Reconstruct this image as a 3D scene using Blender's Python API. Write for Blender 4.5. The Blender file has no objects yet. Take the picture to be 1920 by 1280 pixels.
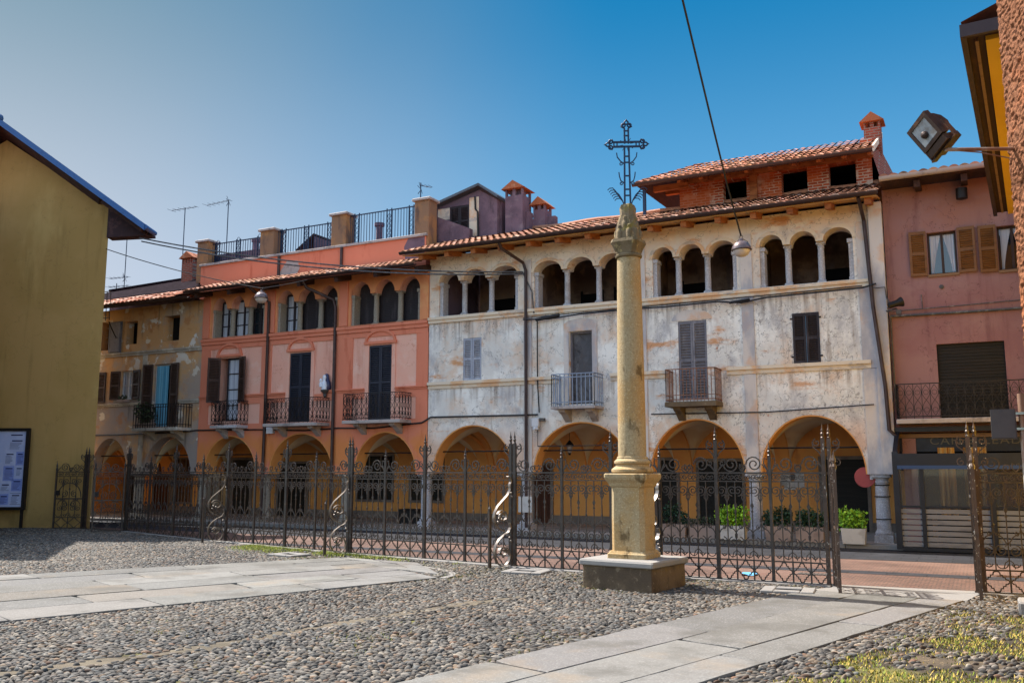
import bpy, math, random
import numpy as np
from mathutils import Vector, Matrix
from mathutils.geometry import tessellate_polygon
random.seed(7); RNG = np.random.default_rng(11)
S = bpy.context.scene; COL = S.collection
ORG = {}
R = math.radians; PI = math.pi
FY = 22.2            # the arcade facade stands in the plane y = FY

# ------------------------------------------------------------------ materials
def lin(h, k=1.0):
    h = h.lstrip('#'); o = []
    for i in (0, 2, 4):
        c = int(h[i:i+2], 16)/255
        o.append((c/12.92 if c <= .04045 else ((c+.055)/1.055)**2.4)*k)
    return tuple(o)+(1.0,)
def nd(t, typ, **kw):
    n = t.nodes.new(typ)
    for k, v in kw.items(): setattr(n, k, v)
    return n
def put(t, n, key, v):
    if hasattr(v, 'is_output') or isinstance(v, bpy.types.NodeSocket): t.links.new(v, n.inputs[key])
    else: n.inputs[key].default_value = v
def mathn(t, op, a, b=0.0, clamp=False):
    n = nd(t, 'ShaderNodeMath', operation=op, use_clamp=clamp); put(t, n, 0, a); put(t, n, 1, b); return n.outputs[0]
def mixc(t, f, a, b, mode='MIX'):
    n = nd(t, 'ShaderNodeMix', data_type='RGBA', blend_type=mode); put(t, n, 0, f); put(t, n, 6, a); put(t, n, 7, b); return n.outputs[2]
def rng_(t, v, lo, hi, a=0.0, b=1.0):
    n = nd(t, 'ShaderNodeMapRange', interpolation_type='SMOOTHSTEP'); put(t, n, 0, v); put(t, n, 1, lo); put(t, n, 2, hi); put(t, n, 3, a); put(t, n, 4, b); return n.outputs[0]
def pos(t, scale=(1, 1, 1), off=(0, 0, 0)):
    g = nd(t, 'ShaderNodeNewGeometry'); m = nd(t, 'ShaderNodeMapping'); t.links.new(g.outputs['Position'], m.inputs[0])
    m.inputs['Scale'].default_value = scale; m.inputs['Location'].default_value = off; return m.outputs[0]
def noise(t, scale, detail=5, rough=.6, off=0.0, dist=0.0):
    sc = scale if isinstance(scale, tuple) else (scale,)*3
    n = nd(t, 'ShaderNodeTexNoise'); put(t, n, 'Vector', pos(t, sc, (off, off*.7, off*1.3))); n.inputs['Scale'].default_value = 1.0
    n.inputs['Detail'].default_value = detail; n.inputs['Roughness'].default_value = rough; n.inputs['Distortion'].default_value = dist
    return n.outputs[0]
def newmat(name):
    m = bpy.data.materials.new(name); m.use_nodes = True; t = m.node_tree
    return m, t, t.nodes['Principled BSDF']
def mat(name, base, rough=.85, layers=(), bump=None, metal=0.0, attr=None, spec=.3, var=.0, trans=0.0):
    """stucco, stone, metal ...: a base colour, layers of noise-shaped stains, and a noise bump"""
    m, t, b = newmat(name)
    col = lin(base) if isinstance(base, str) else base
    if attr:
        a = nd(t, 'ShaderNodeAttribute', attribute_name=attr); col = a.outputs['Color']
    for i, L in enumerate(layers):
        nz_ = noise(t, L['s'], L.get('d', 6), L.get('r', .62), 3.1*i+L.get('o', 0), L.get('w', 0))
        if 'crack' in L: f = rng_(t, mathn(t, 'ABSOLUTE', mathn(t, 'SUBTRACT', nz_, .5)), L['crack'], 0.0, 0, L.get('a', 1.0))
        else: f = rng_(t, nz_, L['lo'], L['hi'], 0, L.get('a', 1.0))
        for ax, k in (('x', 'X'), ('z', 'Z'), ('y', 'Y'), ('z2', 'Z')):
            if ax in L:
                g = nd(t, 'ShaderNodeNewGeometry'); sx = nd(t, 'ShaderNodeSeparateXYZ'); t.links.new(g.outputs['Position'], sx.inputs[0])
                w = mathn(t, 'ADD', sx.outputs[k], mathn(t, 'MULTIPLY', mathn(t, 'SUBTRACT', noise(t, 1.3, 4, .6, 9.0+i), .5), L.get('ww', 1.2)))
                f = mathn(t, 'MULTIPLY', f, rng_(t, w, L[ax][0], L[ax][1]))
        col = mixc(t, f, col, lin(L['c']) if isinstance(L['c'], str) else L['c'])
    if var:
        f = rng_(t, noise(t, 2.3, 8, .7, 5.5), .25, .75, 1-var, 1+var)
        v = nd(t, 'ShaderNodeVectorMath', operation='SCALE'); put(t, v, 0, col); put(t, v, 3, f); col = v.outputs[0]
    put(t, b, 'Base Color', col)
    b.inputs['Roughness'].default_value = rough; b.inputs['Metallic'].default_value = metal
    b.inputs['Specular IOR Level'].default_value = spec
    if trans: b.inputs['Transmission Weight'].default_value = trans
    if bump:
        h = noise(t, bump[0], bump[2] if len(bump) > 2 else 6, .65, 1.7)
        bn = nd(t, 'ShaderNodeBump'); bn.inputs['Strength'].default_value = bump[1]; bn.inputs['Distance'].default_value = bump[3] if len(bump) > 3 else .02
        put(t, bn, 'Height', h); put(t, b, 'Normal', bn.outputs[0])
    return m
def brickmat(name, c1, c2, mortar, bw, bh, axes='XZ', stains=(), ms=.012, rough=.9, bumps=.5):
    m, t, b = newmat(name)
    g = nd(t, 'ShaderNodeNewGeometry'); sx = nd(t, 'ShaderNodeSeparateXYZ'); t.links.new(g.outputs['Position'], sx.inputs[0])
    cx = nd(t, 'ShaderNodeCombineXYZ'); t.links.new(sx.outputs[axes[0]], cx.inputs[0]); t.links.new(sx.outputs[axes[1]], cx.inputs[1])
    wob = mixc(t, .012, cx.outputs[0], noise(t, 9, 3, .5))
    br = nd(t, 'ShaderNodeTexBrick'); put(t, br, 'Vector', wob); br.inputs['Scale'].default_value = 1.0
    put(t, br, 'Color1', lin(c1)); put(t, br, 'Color2', lin(c2)); put(t, br, 'Mortar', lin(mortar))
    br.inputs['Mortar Size'].default_value = ms; br.inputs['Brick Width'].default_value = bw; br.inputs['Row Height'].default_value = bh
    col = br.outputs['Color']
    for i, L in enumerate(stains):
        col = mixc(t, rng_(t, noise(t, L['s'], 7, .65, 2.2*i+L.get('o', 0)), L['lo'], L['hi'], 0, L.get('a', 1)), col, lin(L['c']))
    put(t, b, 'Base Color', col); b.inputs['Roughness'].default_value = rough; b.inputs['Specular IOR Level'].default_value = .25
    bn = nd(t, 'ShaderNodeBump'); bn.inputs['Strength'].default_value = bumps; bn.inputs['Distance'].default_value = .015
    h = mathn(t, 'ADD', mathn(t, 'MULTIPLY', br.outputs['Fac'], -1.0), noise(t, 30, 5, .6)); put(t, bn, 'Height', h); put(t, b, 'Normal', bn.outputs[0])
    return m
def glassmat(name, tint='#20262c', rough=.06):
    m, t, b = newmat(name); put(t, b, 'Base Color', lin(tint)); b.inputs['Roughness'].default_value = rough
    b.inputs['Specular IOR Level'].default_value = .9; b.inputs['Coat Weight'].default_value = .5; b.inputs['Coat Roughness'].default_value = .03
    return m

M = {}
M['white_wall'] = mat('weathered_white_stucco', '#d8d3cc', .9, [
    dict(c='#dcb592', s=.7, lo=.46, hi=.66, a=.7, d=9, r=.7),
    dict(c='#efebe4', s=1.0, lo=.46, hi=.62, a=.85, o=4, d=9, r=.7),
    dict(c='#a6a3a6', s=(1.6, 1.6, .9), lo=.48, hi=.68, a=.75, o=8, d=9, r=.72),
    dict(c='#dbb394', s=(.9, .9, .9), lo=.40, hi=.6, a=.38, z=(6.0, 6.9), ww=.5, o=2),
    dict(c='#e2cdb2', s=.3, lo=.2, hi=.4, a=.35, z=(5.95, 6.3), ww=.2, o=2),
    dict(c='#d3a482', s=.8, lo=.36, hi=.56, a=.75, z=(3.3, 2.2), ww=.9, o=12),
    dict(c='#77706c', s=7.5, lo=.565, hi=.63, a=.55, x=(-8.0, -6.0), z=(6.0, 5.7), o=5, d=8, w=1.5),
    dict(c='#c98a52', s=(.8, .8, 2.2), lo=.56, hi=.68, a=.85, o=21),
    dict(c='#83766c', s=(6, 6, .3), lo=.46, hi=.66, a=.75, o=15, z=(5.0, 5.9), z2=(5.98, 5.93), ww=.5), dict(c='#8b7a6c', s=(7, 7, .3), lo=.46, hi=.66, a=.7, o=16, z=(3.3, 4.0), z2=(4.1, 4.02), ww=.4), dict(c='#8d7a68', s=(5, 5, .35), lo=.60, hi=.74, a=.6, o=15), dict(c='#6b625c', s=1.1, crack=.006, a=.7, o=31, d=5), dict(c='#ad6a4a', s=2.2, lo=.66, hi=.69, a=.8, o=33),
    dict(c='#6a625c', s=14, lo=.66, hi=.74, a=.6, o=17)], bump=(16, .55, 8, .02))
M['white_trim'] = mat('weathered_cream_trim', '#d9c8b2', .9, [
    dict(c='#d7a06c', s=1.6, lo=.48, hi=.6, a=.7), dict(c='#a59c96', s=(2.5, 2.5, 5), lo=.54, hi=.66, a=.7, o=3), dict(c='#615850', s=(9, 9, 6), lo=.63, hi=.72, a=.6, o=6)], bump=(18, .4, 7, .015))
M['grey_pilaster'] = mat('greyed_plaster_pilaster', '#cdc2ba', .9, [
    dict(c='#d2a27a', s=1.5, lo=.52, hi=.64, a=.6), dict(c='#9c9ba3', s=(1.3, 1.3, .6), lo=.45, hi=.62, a=.8, o=4), dict(c='#4f4a48', s=(12, 12, 4), lo=.66, hi=.76, a=.7, o=7)], bump=(20, .4, 7, .015))
M['granite'] = mat('pale_granite', '#a9a6aa', .8, [dict(c='#d0ced0', s=38, lo=.52, hi=.62, a=.8, d=3), dict(c='#6f6d70', s=46, lo=.58, hi=.66, a=.8, d=3, o=4), dict(c='#86796c', s=1.7, lo=.52, hi=.68, a=.6, o=7)], bump=(50, .25, 3, .006))
M['grey_granite'] = mat('brownish_granite', '#8d8478', .8, [dict(c='#b3aca0', s=40, lo=.52, hi=.64, a=.7, d=3), dict(c='#5f584f', s=40, lo=.58, hi=.66, a=.8, d=3, o=4)], bump=(50, .25, 3, .006))
M['salmon'] = mat('salmon_stucco', '#e5a994', .9, [dict(c='#e3b09c', s=.9, lo=.42, hi=.62, a=.8), dict(c='#c07660', s=(3, 3, .35), lo=.50, hi=.7, a=.55, o=4), dict(c='#b9725c', s=.9, crack=.005, a=.6, o=25, d=5), dict(c='#e8c4b2', s=1.4, lo=.56, hi=.7, a=.5, o=27, d=9), dict(c='#e0b49c', s=.7, lo=.6, hi=.7, a=.6, o=9)], bump=(26, .25, 6, .01))
M['orange'] = mat('orange_stucco', '#d67f63', .9, [dict(c='#d98568', s=.8, lo=.42, hi=.62, a=.7), dict(c='#b4573c', s=(2.5, 2.5, .6), lo=.54, hi=.7, a=.6, o=4), dict(c='#d98838', s=.7, lo=.45, hi=.6, a=.6, o=6, z=(3.3, 2.4), ww=.6)], bump=(26, .3, 6, .01))
M['loggia_orange'] = mat('ochre_loggia_stucco', '#da8f62', .9, [dict(c='#d27e54', s=.9, lo=.48, hi=.64, a=.7), dict(c='#e0a672', s=1.3, lo=.52, hi=.66, a=.6, o=4), dict(c='#a8793f', s=(3, 3, .7), lo=.6, hi=.74, a=.5, o=7)], bump=(26, .3, 6, .01))
M['ochre'] = mat('peeling_ochre_stucco', '#c69a6c', .92, [
    dict(c='#a8988c', s=.7, lo=.46, hi=.60, a=.85, d=9, r=.7), dict(c='#978c88', s=.9, lo=.36, hi=.56, a=.9, z=(5.2, 3.9), ww=1.5, o=2),
    dict(c='#b07a50', s=1.7, lo=.55, hi=.66, a=.7, o=6), dict(c='#d8d2cc', s=1.3, lo=.585, hi=.61, a=.95, z=(4.8, 5.8), ww=.6, o=11, d=5),
    dict(c='#d8cdbd', s=1.8, lo=.62, hi=.65, a=.85, o=13), dict(c='#5d5149', s=(4, 4, .5), lo=.58, hi=.74, a=.6, o=16)], bump=(15, .5, 7, .02))
M['ochre_trim'] = mat('dirty_plaster_band', '#a0968a', .92, [dict(c='#c6bdb0', s=1.4, lo=.5, hi=.62, a=.8), dict(c='#5a524c', s=(5, 5, 2), lo=.58, hi=.7, a=.7, o=4)], bump=(18, .4, 6, .015))
M['arcade'] = mat('arcade_ochre_plaster', '#e8a660', .92, [dict(c='#dc9454', s=.7, lo=.42, hi=.6, a=.8), dict(c='#e6ab62', s=1.1, lo=.52, hi=.68, a=.6, o=3), dict(c='#b3764a', s=(2.5, 2.5, .9), lo=.58, hi=.72, a=.6, o=6)], bump=(20, .3, 6, .012))
M['vault'] = mat('pale_vault_plaster', '#ead4ae', .92, [dict(c='#dfbd8a', s=.9, lo=.45, hi=.62, a=.7), dict(c='#d2b287', s=1.3, lo=.55, hi=.7, a=.6, o=3)], bump=(20, .3, 6, .012))
M['wainscot'] = mat('grey_plinth_band', '#857870', .85, [dict(c='#665c58', s=2, lo=.45, hi=.65, a=.7)], bump=(25, .3, 5, .01))
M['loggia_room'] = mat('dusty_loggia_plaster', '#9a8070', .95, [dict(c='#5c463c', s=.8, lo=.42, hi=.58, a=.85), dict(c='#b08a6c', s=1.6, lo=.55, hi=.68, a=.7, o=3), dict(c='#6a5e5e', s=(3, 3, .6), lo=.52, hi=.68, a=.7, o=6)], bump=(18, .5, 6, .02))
M['pink'] = mat('dusky_pink_stucco', '#987270', .92, [dict(c='#8b6062', s=.6, lo=.42, hi=.62, a=.7), dict(c='#9c6a58', s=.8, lo=.35, hi=.6, a=.85, z=(6.3, 7.9), ww=.8, o=3), dict(c='#70494c', s=(4, 4, .35), lo=.50, hi=.72, a=.6, o=6), dict(c='#5d3c40', s=.8, crack=.005, a=.6, o=25, d=5), dict(c='#a07c78', s=1.2, lo=.54, hi=.7, a=.5, o=27, d=9)], bump=(30, .25, 6, .01))
M['yellow'] = mat('olive_yellow_render', '#ac8a55', .92, [dict(c='#5a4a34', s=1.5, lo=.3, hi=.6, a=.6, z=(.9, .1), ww=.6, o=21), dict(c='#9f8049', s=.4, lo=.4, hi=.62, a=.7), dict(c='#ba9c62', s=(1.2, 1.2, .4), lo=.54, hi=.7, a=.5, o=3), dict(c='#82693c', s=(4, 4, .3), lo=.52, hi=.74, a=.5, o=6), dict(c='#7c663f', s=.7, crack=.004, a=.5, o=25, d=5)], bump=(45, .2, 5, .008))
M['yellow2'] = mat('golden_render', '#e8b83c', .92, [dict(c='#d8a42c', s=.6, lo=.42, hi=.62, a=.7)], bump=(30, .25, 5, .01))
M['lilac'] = mat('lilac_grey_render', '#77616c', .95, [dict(c='#5b4b56', s=.9, lo=.42, hi=.6, a=.85), dict(c='#927f84', s=1.6, lo=.55, hi=.68, a=.6, o=3), dict(c='#3b3238', s=(3, 3, .8), lo=.55, hi=.7, a=.7, o=6)], bump=(22, .5, 7, .02))
M['pier'] = mat('brown_terrace_pier_render', '#8a6a52', .95, [dict(c='#a9794c', s=1.2, lo=.46, hi=.6, a=.8), dict(c='#4c4040', s=(2.5, 2.5, 1), lo=.5, hi=.68, a=.7, o=3)], bump=(22, .4, 7, .02))
M['coping'] = mat('pale_coping_stone', '#a89d98', .85, [dict(c='#6d6462', s=3, lo=.5, hi=.66, a=.7)], bump=(30, .3, 5, .01))
M['brown_metal'] = mat('brown_gutter_metal', '#3a2826', .5, [dict(c='#54403a', s=3, lo=.5, hi=.7, a=.6)], metal=.3, spec=.5)
M['grey_metal'] = mat('grey_painted_metal', '#4b4e55', .5, [dict(c='#35363b', s=3, lo=.5, hi=.7, a=.6)], metal=.4, spec=.5)
M['iron'] = mat('weathered_wrought_iron', '#3a322e', .45, [dict(c='#56463a', s=9, lo=.52, hi=.66, a=.7), dict(c='#231f1f', s=4, lo=.5, hi=.7, a=.6, o=4)], metal=.35, spec=.6, bump=(60, .2, 4, .003))
M['iron_flaked'] = mat('brown_iron_with_flaked_paint', '#4c3a2e', .5, [dict(c='#2c2320', s=9, lo=.5, hi=.66, a=.7), dict(c='#cfc6bb', s=(38, 38, 13), lo=.63, hi=.66, a=.9, o=4, d=3)], metal=.2, spec=.5, bump=(60, .2, 4, .003))
M['iron_bright'] = mat('worn_flat_iron_bar', '#7a726c', .34, [dict(c='#4a3f3a', s=12, lo=.55, hi=.68, a=.6)], metal=.75, spec=.7, bump=(60, .15, 4, .003))
M['blue_iron'] = mat('dark_blue_iron', '#182a44', .5, metal=.3, spec=.5)
M['black_iron'] = mat('black_balcony_iron', '#1d191a', .5, [dict(c='#3a2a24', s=14, lo=.55, hi=.7, a=.6)], metal=.4, spec=.5)
M['grey_rail'] = mat('bluish_grey_painted_iron', '#7f8ba0', .5, [dict(c='#5d6472', s=9, lo=.5, hi=.66, a=.6), dict(c='#6b4a38', s=20, lo=.64, hi=.72, a=.6, o=3)], metal=.1, spec=.5)
M['rust'] = mat('rusty_iron', '#7d5846', .85, [dict(c='#a3714e', s=14, lo=.5, hi=.62, a=.7), dict(c='#4b3934', s=9, lo=.52, hi=.66, a=.8, o=4), dict(c='#a08a80', s=17, lo=.58, hi=.66, a=.7, o=7)], bump=(60, .3, 4, .004))
M['cable'] = mat('black_cable', '#1c1a1c', .6, spec=.4)
M['cable_grey'] = mat('sun_bleached_cable', '#4c4a4c', .6, [dict(c='#8a8682', s=6, lo=.5, hi=.66, a=.7)], spec=.4)
M['wood_rafter'] = mat('orange_stained_rafter', '#a2643a', .8, [dict(c='#6d3a22', s=(3, 3, 9), lo=.45, hi=.65, a=.7)], bump=(40, .3, 5, .006))
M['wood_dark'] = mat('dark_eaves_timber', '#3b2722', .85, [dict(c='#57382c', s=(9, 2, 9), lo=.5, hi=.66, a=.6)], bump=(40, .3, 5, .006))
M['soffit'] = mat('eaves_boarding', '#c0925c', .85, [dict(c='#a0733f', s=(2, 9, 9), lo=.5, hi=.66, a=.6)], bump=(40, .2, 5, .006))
M['shutter_dark'] = mat('blue_black_shutter_paint', '#232634', .55, [dict(c='#31333f', s=(6, 6, 1), lo=.5, hi=.66, a=.6)], spec=.4)
M['shutter_grey'] = mat('faded_grey_shutter_paint', '#6c6a72', .75, [dict(c='#8b878c', s=(5, 5, 1.2), lo=.5, hi=.64, a=.7), dict(c='#4b464a', s=9, lo=.58, hi=.68, a=.6, o=4)])
M['shutter_pale'] = mat('pale_blue_grey_shutter_paint', '#9a9eab', .75, [dict(c='#b9bac2', s=(5, 5, 1.2), lo=.5, hi=.64, a=.7), dict(c='#5d5c64', s=12, lo=.58, hi=.68, a=.7, o=4)])
M['shutter_brown'] = mat('dark_brown_shutter_paint', '#41302b', .7, [dict(c='#5c453c', s=(6, 6, 1.2), lo=.5, hi=.66, a=.6)])
M['shutter_black'] = mat('weathered_black_shutter', '#2d272b', .7, [dict(c='#4d4448', s=(6, 6, 1.2), lo=.52, hi=.66, a=.6)])
M['shutter_wood'] = mat('varnished_brown_shutter', '#7a4e26', .6, [dict(c='#5d3a1c', s=(3, 3, 12), lo=.48, hi=.64, a=.7)], spec=.4)
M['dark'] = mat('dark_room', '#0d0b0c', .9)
M['dark_door'] = mat('near_black_roller_shutter', '#15110f', .6, [dict(c='#231c18', s=(1, 1, 20), lo=.45, hi=.6, a=.8)])
M['brown_door'] = mat('brown_timber_door', '#4a2716', .6, [dict(c='#63371f', s=(9, 9, 1), lo=.48, hi=.64, a=.7)])
M['glass'] = glassmat('window_glass')
M['sheet'] = mat('dusty_grey_sheet', '#4f4c4f', .6, [dict(c='#6e6b6c', s=(1.8, 1.8, 1.1), lo=.48, hi=.62, a=.8, w=2), dict(c='#343134', s=(3, 3, 2), lo=.52, hi=.66, a=.8, o=4, w=2)], bump=(5, .8, 4, .05))
M['curtain_blue'] = mat('turquoise_curtain', '#6aa0b8', .9, [dict(c='#3f7f9f', s=(14, 14, .3), lo=.45, hi=.6, a=.8)])
M['curtain_white'] = mat('white_net_curtain', '#b9bcc6', .9, [dict(c='#8b90a0', s=(16, 16, .5), lo=.45, hi=.62, a=.7)])
M['white_paint'] = mat('white_paint', '#c9c8cb', .6, [dict(c='#9d9a9c', s=5, lo=.52, hi=.68, a=.5)])
M['white_box'] = mat('chalky_white_planter', '#c4bfb9', .85, [dict(c='#a09890', s=4, lo=.5, hi=.66, a=.6)], bump=(30, .25, 5, .008))
M['pink_box'] = mat('beige_concrete_planter', '#9c877c', .9, [dict(c='#7b6a62', s=4, lo=.5, hi=.66, a=.7)], bump=(30, .35, 5, .01))
M['soil'] = mat('dark_soil', '#2a2019', .95)
M['leaf'] = mat('leaf', '#507d26', .6, attr='col', spec=.3)
M['grassm'] = mat('grass_blades', '#7d8035', .8, attr='col', spec=.2)
M['tile'] = mat('terracotta_tiles', '#a0603f', .9, [dict(c='#4e3e38', s=1.6, lo=.56, hi=.70, a=.55), dict(c='#c99a7c', s=3.5, lo=.58, hi=.68, a=.5, o=4)], attr='col', bump=(40, .3, 5, .01))
M['column_stone'] = mat('ochre_granite_with_lichen', '#a08c6a', .85, [
    dict(c='#a28050', s=1.5, lo=.46, hi=.62, a=.8), dict(c='#8a7452', s=30, lo=.5, hi=.64, a=.6, d=4, o=3), dict(c='#c2ad86', s=42, lo=.56, hi=.64, a=.6, d=3, o=5), dict(c='#57452a', s=(4, 4, 2.2), lo=.585, hi=.70, a=.85, o=8), dict(c='#8a7034', s=2.4, lo=.52, hi=.64, a=.7, o=11, z=(4.2, 4.9), ww=.4), dict(c='#4b3c2c', s=26, lo=.64, hi=.72, a=.7, o=14)], bump=(38, .55, 6, .012))
M['lichen_stone'] = mat('dark_mossy_carved_stone', '#75654e', .92, [dict(c='#5d5138', s=4, lo=.46, hi=.62, a=.8), dict(c='#a89568', s=9, lo=.56, hi=.66, a=.7, o=3), dict(c='#77682c', s=3, lo=.55, hi=.62, a=.7, o=6), dict(c='#302821', s=6, lo=.58, hi=.7, a=.75, o=9)], bump=(24, .6, 7, .02))
M['base_stone'] = mat('damp_stained_stone_block', '#6b5a46', .92, [dict(c='#493c30', s=1.7, lo=.42, hi=.62, a=.8), dict(c='#82682c', s=(2, 2, 1.2), lo=.5, hi=.64, a=.75, o=5, x=(-4.5, -4.2), ww=.2), dict(c='#8d7d66', s=9, lo=.58, hi=.68, a=.6, o=8), dict(c='#2a231d', s=(3, 3, 1.3), lo=.58, hi=.72, a=.7, o=10)], bump=(26, .6, 7, .02))
M['slab_top'] = mat('pale_worn_slab', '#837f7b', .85, [dict(c='#8f887f', s=3, lo=.5, hi=.66, a=.6), dict(c='#5c5448', s=18, lo=.66, hi=.74, a=.6, o=3)], bump=(30, .35, 6, .01))
M['path'] = mat('granite_paving', '#807c78', .85, [
    dict(c='#86837f', s=50, lo=.52, hi=.64, a=.6, d=3), dict(c='#5c5955', s=55, lo=.58, hi=.68, a=.6, d=3, o=3), dict(c='#7d6c58', s=.9, lo=.54, hi=.68, a=.4, o=5), dict(c='#4f4c47', s=(1.4, 1.4, 1), lo=.45, hi=.68, a=.75, o=7, d=9), dict(c='#3c3833', s=3.5, lo=.69, hi=.75, a=.8, o=9)], attr='col', bump=(45, .35, 5, .006))
M['kerb'] = mat('pale_kerb_granite', '#7a7672', .85, [dict(c='#8d8985', s=45, lo=.52, hi=.64, a=.6, d=3), dict(c='#7c766e', s=2.2, lo=.54, hi=.68, a=.6, o=4)], bump=(45, .35, 5, .006))
M['dirt'] = mat('sandy_earth', '#362f27', .97, [dict(c='#5e5140', s=.5, lo=.5, hi=.64, a=.85), dict(c='#403a33', s=3, lo=.5, hi=.66, a=.7, o=3), dict(c='#6d6a34', s=.8, lo=.56, hi=.68, a=.7, o=6), dict(c='#a08a68', s=20, lo=.6, hi=.7, a=.6, o=8)], bump=(22, .7, 8, .02))  # base kept dark to carry the shade in gaps between packed pebbles
M['sand'] = mat('pale_sandy_joint', '#5d5447', .97, [dict(c='#6a6152', s=3, lo=.5, hi=.64, a=.7), dict(c='#6c5f4c', s=12, lo=.54, hi=.66, a=.7, o=3), dict(c='#4a4438', s=1.6, lo=.5, hi=.68, a=.6, o=6)], bump=(60, .7, 6, .01))
M['floor'] = mat('worn_arcade_floor', '#a59a90', .8, [dict(c='#6f665f', s=1.5, lo=.46, hi=.64, a=.7)], bump=(30, .2, 5, .006))
M['pebble'] = mat('river_pebbles', '#777777', .75, [dict(c='#4c4845', s=60, lo=.56, hi=.68, a=.35, d=4)], attr='col', spec=.35, bump=(90, .2, 3, .003))
M['road'] = brickmat('porphyry_setts', '#664d44', '#54413a', '#433732', .11, .10, 'XY', [dict(c='#7a6258', s=.35, lo=.42, hi=.64, a=.5), dict(c='#5c4039', s=2.5, lo=.54, hi=.7, a=.5, o=3), dict(c='#735a52', s=12, lo=.6, hi=.7, a=.5, o=6)], ms=.012)
M['side'] = brickmat('shade_dark_stone_paving', '#2c2d33', '#25262b', '#1b1b1f', .6, .3, 'XY', [dict(c='#37383e', s=1.2, lo=.5, hi=.68, a=.6), dict(c='#1d1d22', s=4, lo=.56, hi=.7, a=.6, o=3)], ms=.012)  # stone paving, its colour darkened to stand in for the houses' shade
M['brick'] = brickmat('old_red_brick', '#b0502e', '#8c3c28', '#bda694', .25, .075, 'XZ', [dict(c='#c4aa98', s=1.9, lo=.52, hi=.58, a=.9), dict(c='#b85a2c', s=.9, lo=.46, hi=.56, a=.75, o=3), dict(c='#4a2f28', s=2.5, lo=.58, hi=.7, a=.7, o=6)])
M['brick_red'] = brickmat('new_red_brick', '#9a4a38', '#84402f', '#8c7468', .22, .07, 'XZ', [dict(c='#5d3028', s=2.5, lo=.56, hi=.7, a=.6, o=6)])
M['rough'] = mat('coarse_orange_roughcast', '#7c4e32', .95, [dict(c='#946344', s=24, lo=.5, hi=.64, a=.7, d=4), dict(c='#4f2d1c', s=30, lo=.52, hi=.64, a=.8, d=4, o=4), dict(c='#a3603a', s=1.5, lo=.5, hi=.66, a=.5, o=6)], bump=(70, .8, 4, .01))
M['steel'] = mat('galvanised_steel', '#9fb0ad', .35, [dict(c='#6d6258', s=5, lo=.55, hi=.7, a=.5)], metal=.8, spec=.6)
M['rustpole'] = mat('rust_streaked_pole', '#8c6c58', .6, [dict(c='#b7c0bb', s=(3, 3, 1), lo=.45, hi=.6, a=.6)], metal=.5)
M['lamp_shell'] = mat('brown_enamel_lamp_shell', '#6c5a58', .3, [dict(c='#8d7c78', s=5, lo=.5, hi=.66, a=.6)], metal=.4, spec=.6)
M['lamp_glass'] = mat('frosted_lamp_glass', '#b7ada6', .15, spec=.7)
M['flood_glass'] = mat('dusty_lamp_glass', '#8d949a', .12, [dict(c='#5f5248', s=6, lo=.5, hi=.66, a=.6), dict(c='#b9c0c4', s=4, lo=.55, hi=.68, a=.6, o=3)], spec=.8)
M['flood_body'] = mat('brown_lamp_housing', '#3d2f2a', .5, [dict(c='#6d4c38', s=7, lo=.52, hi=.66, a=.7)], metal=.4)
M['noticeblue'] = mat('bluish_notice_paper', '#7f8fcf', .6, [dict(c='#98a3d6', s=2.5, lo=.48, hi=.62, a=.6)])
M['noticepale'] = mat('pale_notice_paper', '#a9b3d8', .6, [dict(c='#bcc3e0', s=3, lo=.48, hi=.62, a=.6)])
M['ink'] = mat('dark_ink', '#1d2450', .7)
M['redink'] = mat('purple_red_ink', '#7c3a5c', .7)
M['cafe_frame'] = mat('blue_black_metal_frame', '#191b24', .45, [dict(c='#242a38', s=3, lo=.5, hi=.66, a=.5)], metal=.3, spec=.5)
M['cafe_blue'] = mat('blue_awning_trim', '#27406b', .5, spec=.4)
M['louvre'] = mat('grey_mauve_louvre', '#76767b', .6, [dict(c='#5c5c62', s=(2, 2, 8), lo=.5, hi=.66, a=.6)], spec=.4)
M['tan'] = mat('tan_timber_beam', '#86664c', .7, [dict(c='#664a38', s=(1, 6, 9), lo=.5, hi=.66, a=.6)])
M['letter'] = mat('dull_brass_letters', '#5b5142', .5, metal=.5, spec=.5)
M['curtain_gold'] = mat('golden_brown_curtain', '#b98a48', .85, [dict(c='#7a5228', s=(9, 9, .2), lo=.48, hi=.6, a=.85)])
M['redsign'] = mat('dull_red_sign', '#a14a48', .6, [dict(c='#8a3d3c', s=5, lo=.5, hi=.66, a=.6)])
M['robe_blue'] = mat('dark_blue_glaze', '#27294f', .35, spec=.5)
M['robe_white'] = mat('white_glaze', '#d3d7e2', .35, spec=.5)
M['skin'] = mat('pale_glaze', '#c9a790', .4, spec=.5)
M['blue_paper'] = mat('light_blue_paper', '#5b9ac6', .8)
M['greybox'] = mat('grey_enamel_box', '#4d4846', .6, [dict(c='#39383a', s=3, lo=.5, hi=.7, a=.6)], spec=.4)
M['dark_roof'] = mat('dark_plum_slates', '#1a1218', 1.0, [dict(c='#2e222a', s=4, lo=.5, hi=.66, a=.7)], bump=(20, .5, 5, .02), spec=.03)
M['verge_blue'] = mat('blue_painted_verge', '#2f5a92', .55, [dict(c='#274a7c', s=4, lo=.5, hi=.7, a=.6)], spec=.4)
M['soffit_dark'] = mat('dark_plum_soffit', '#3a2a2e', .85, [dict(c='#5d4140', s=(5, 5, 5), lo=.5, hi=.66, a=.6)])

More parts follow.
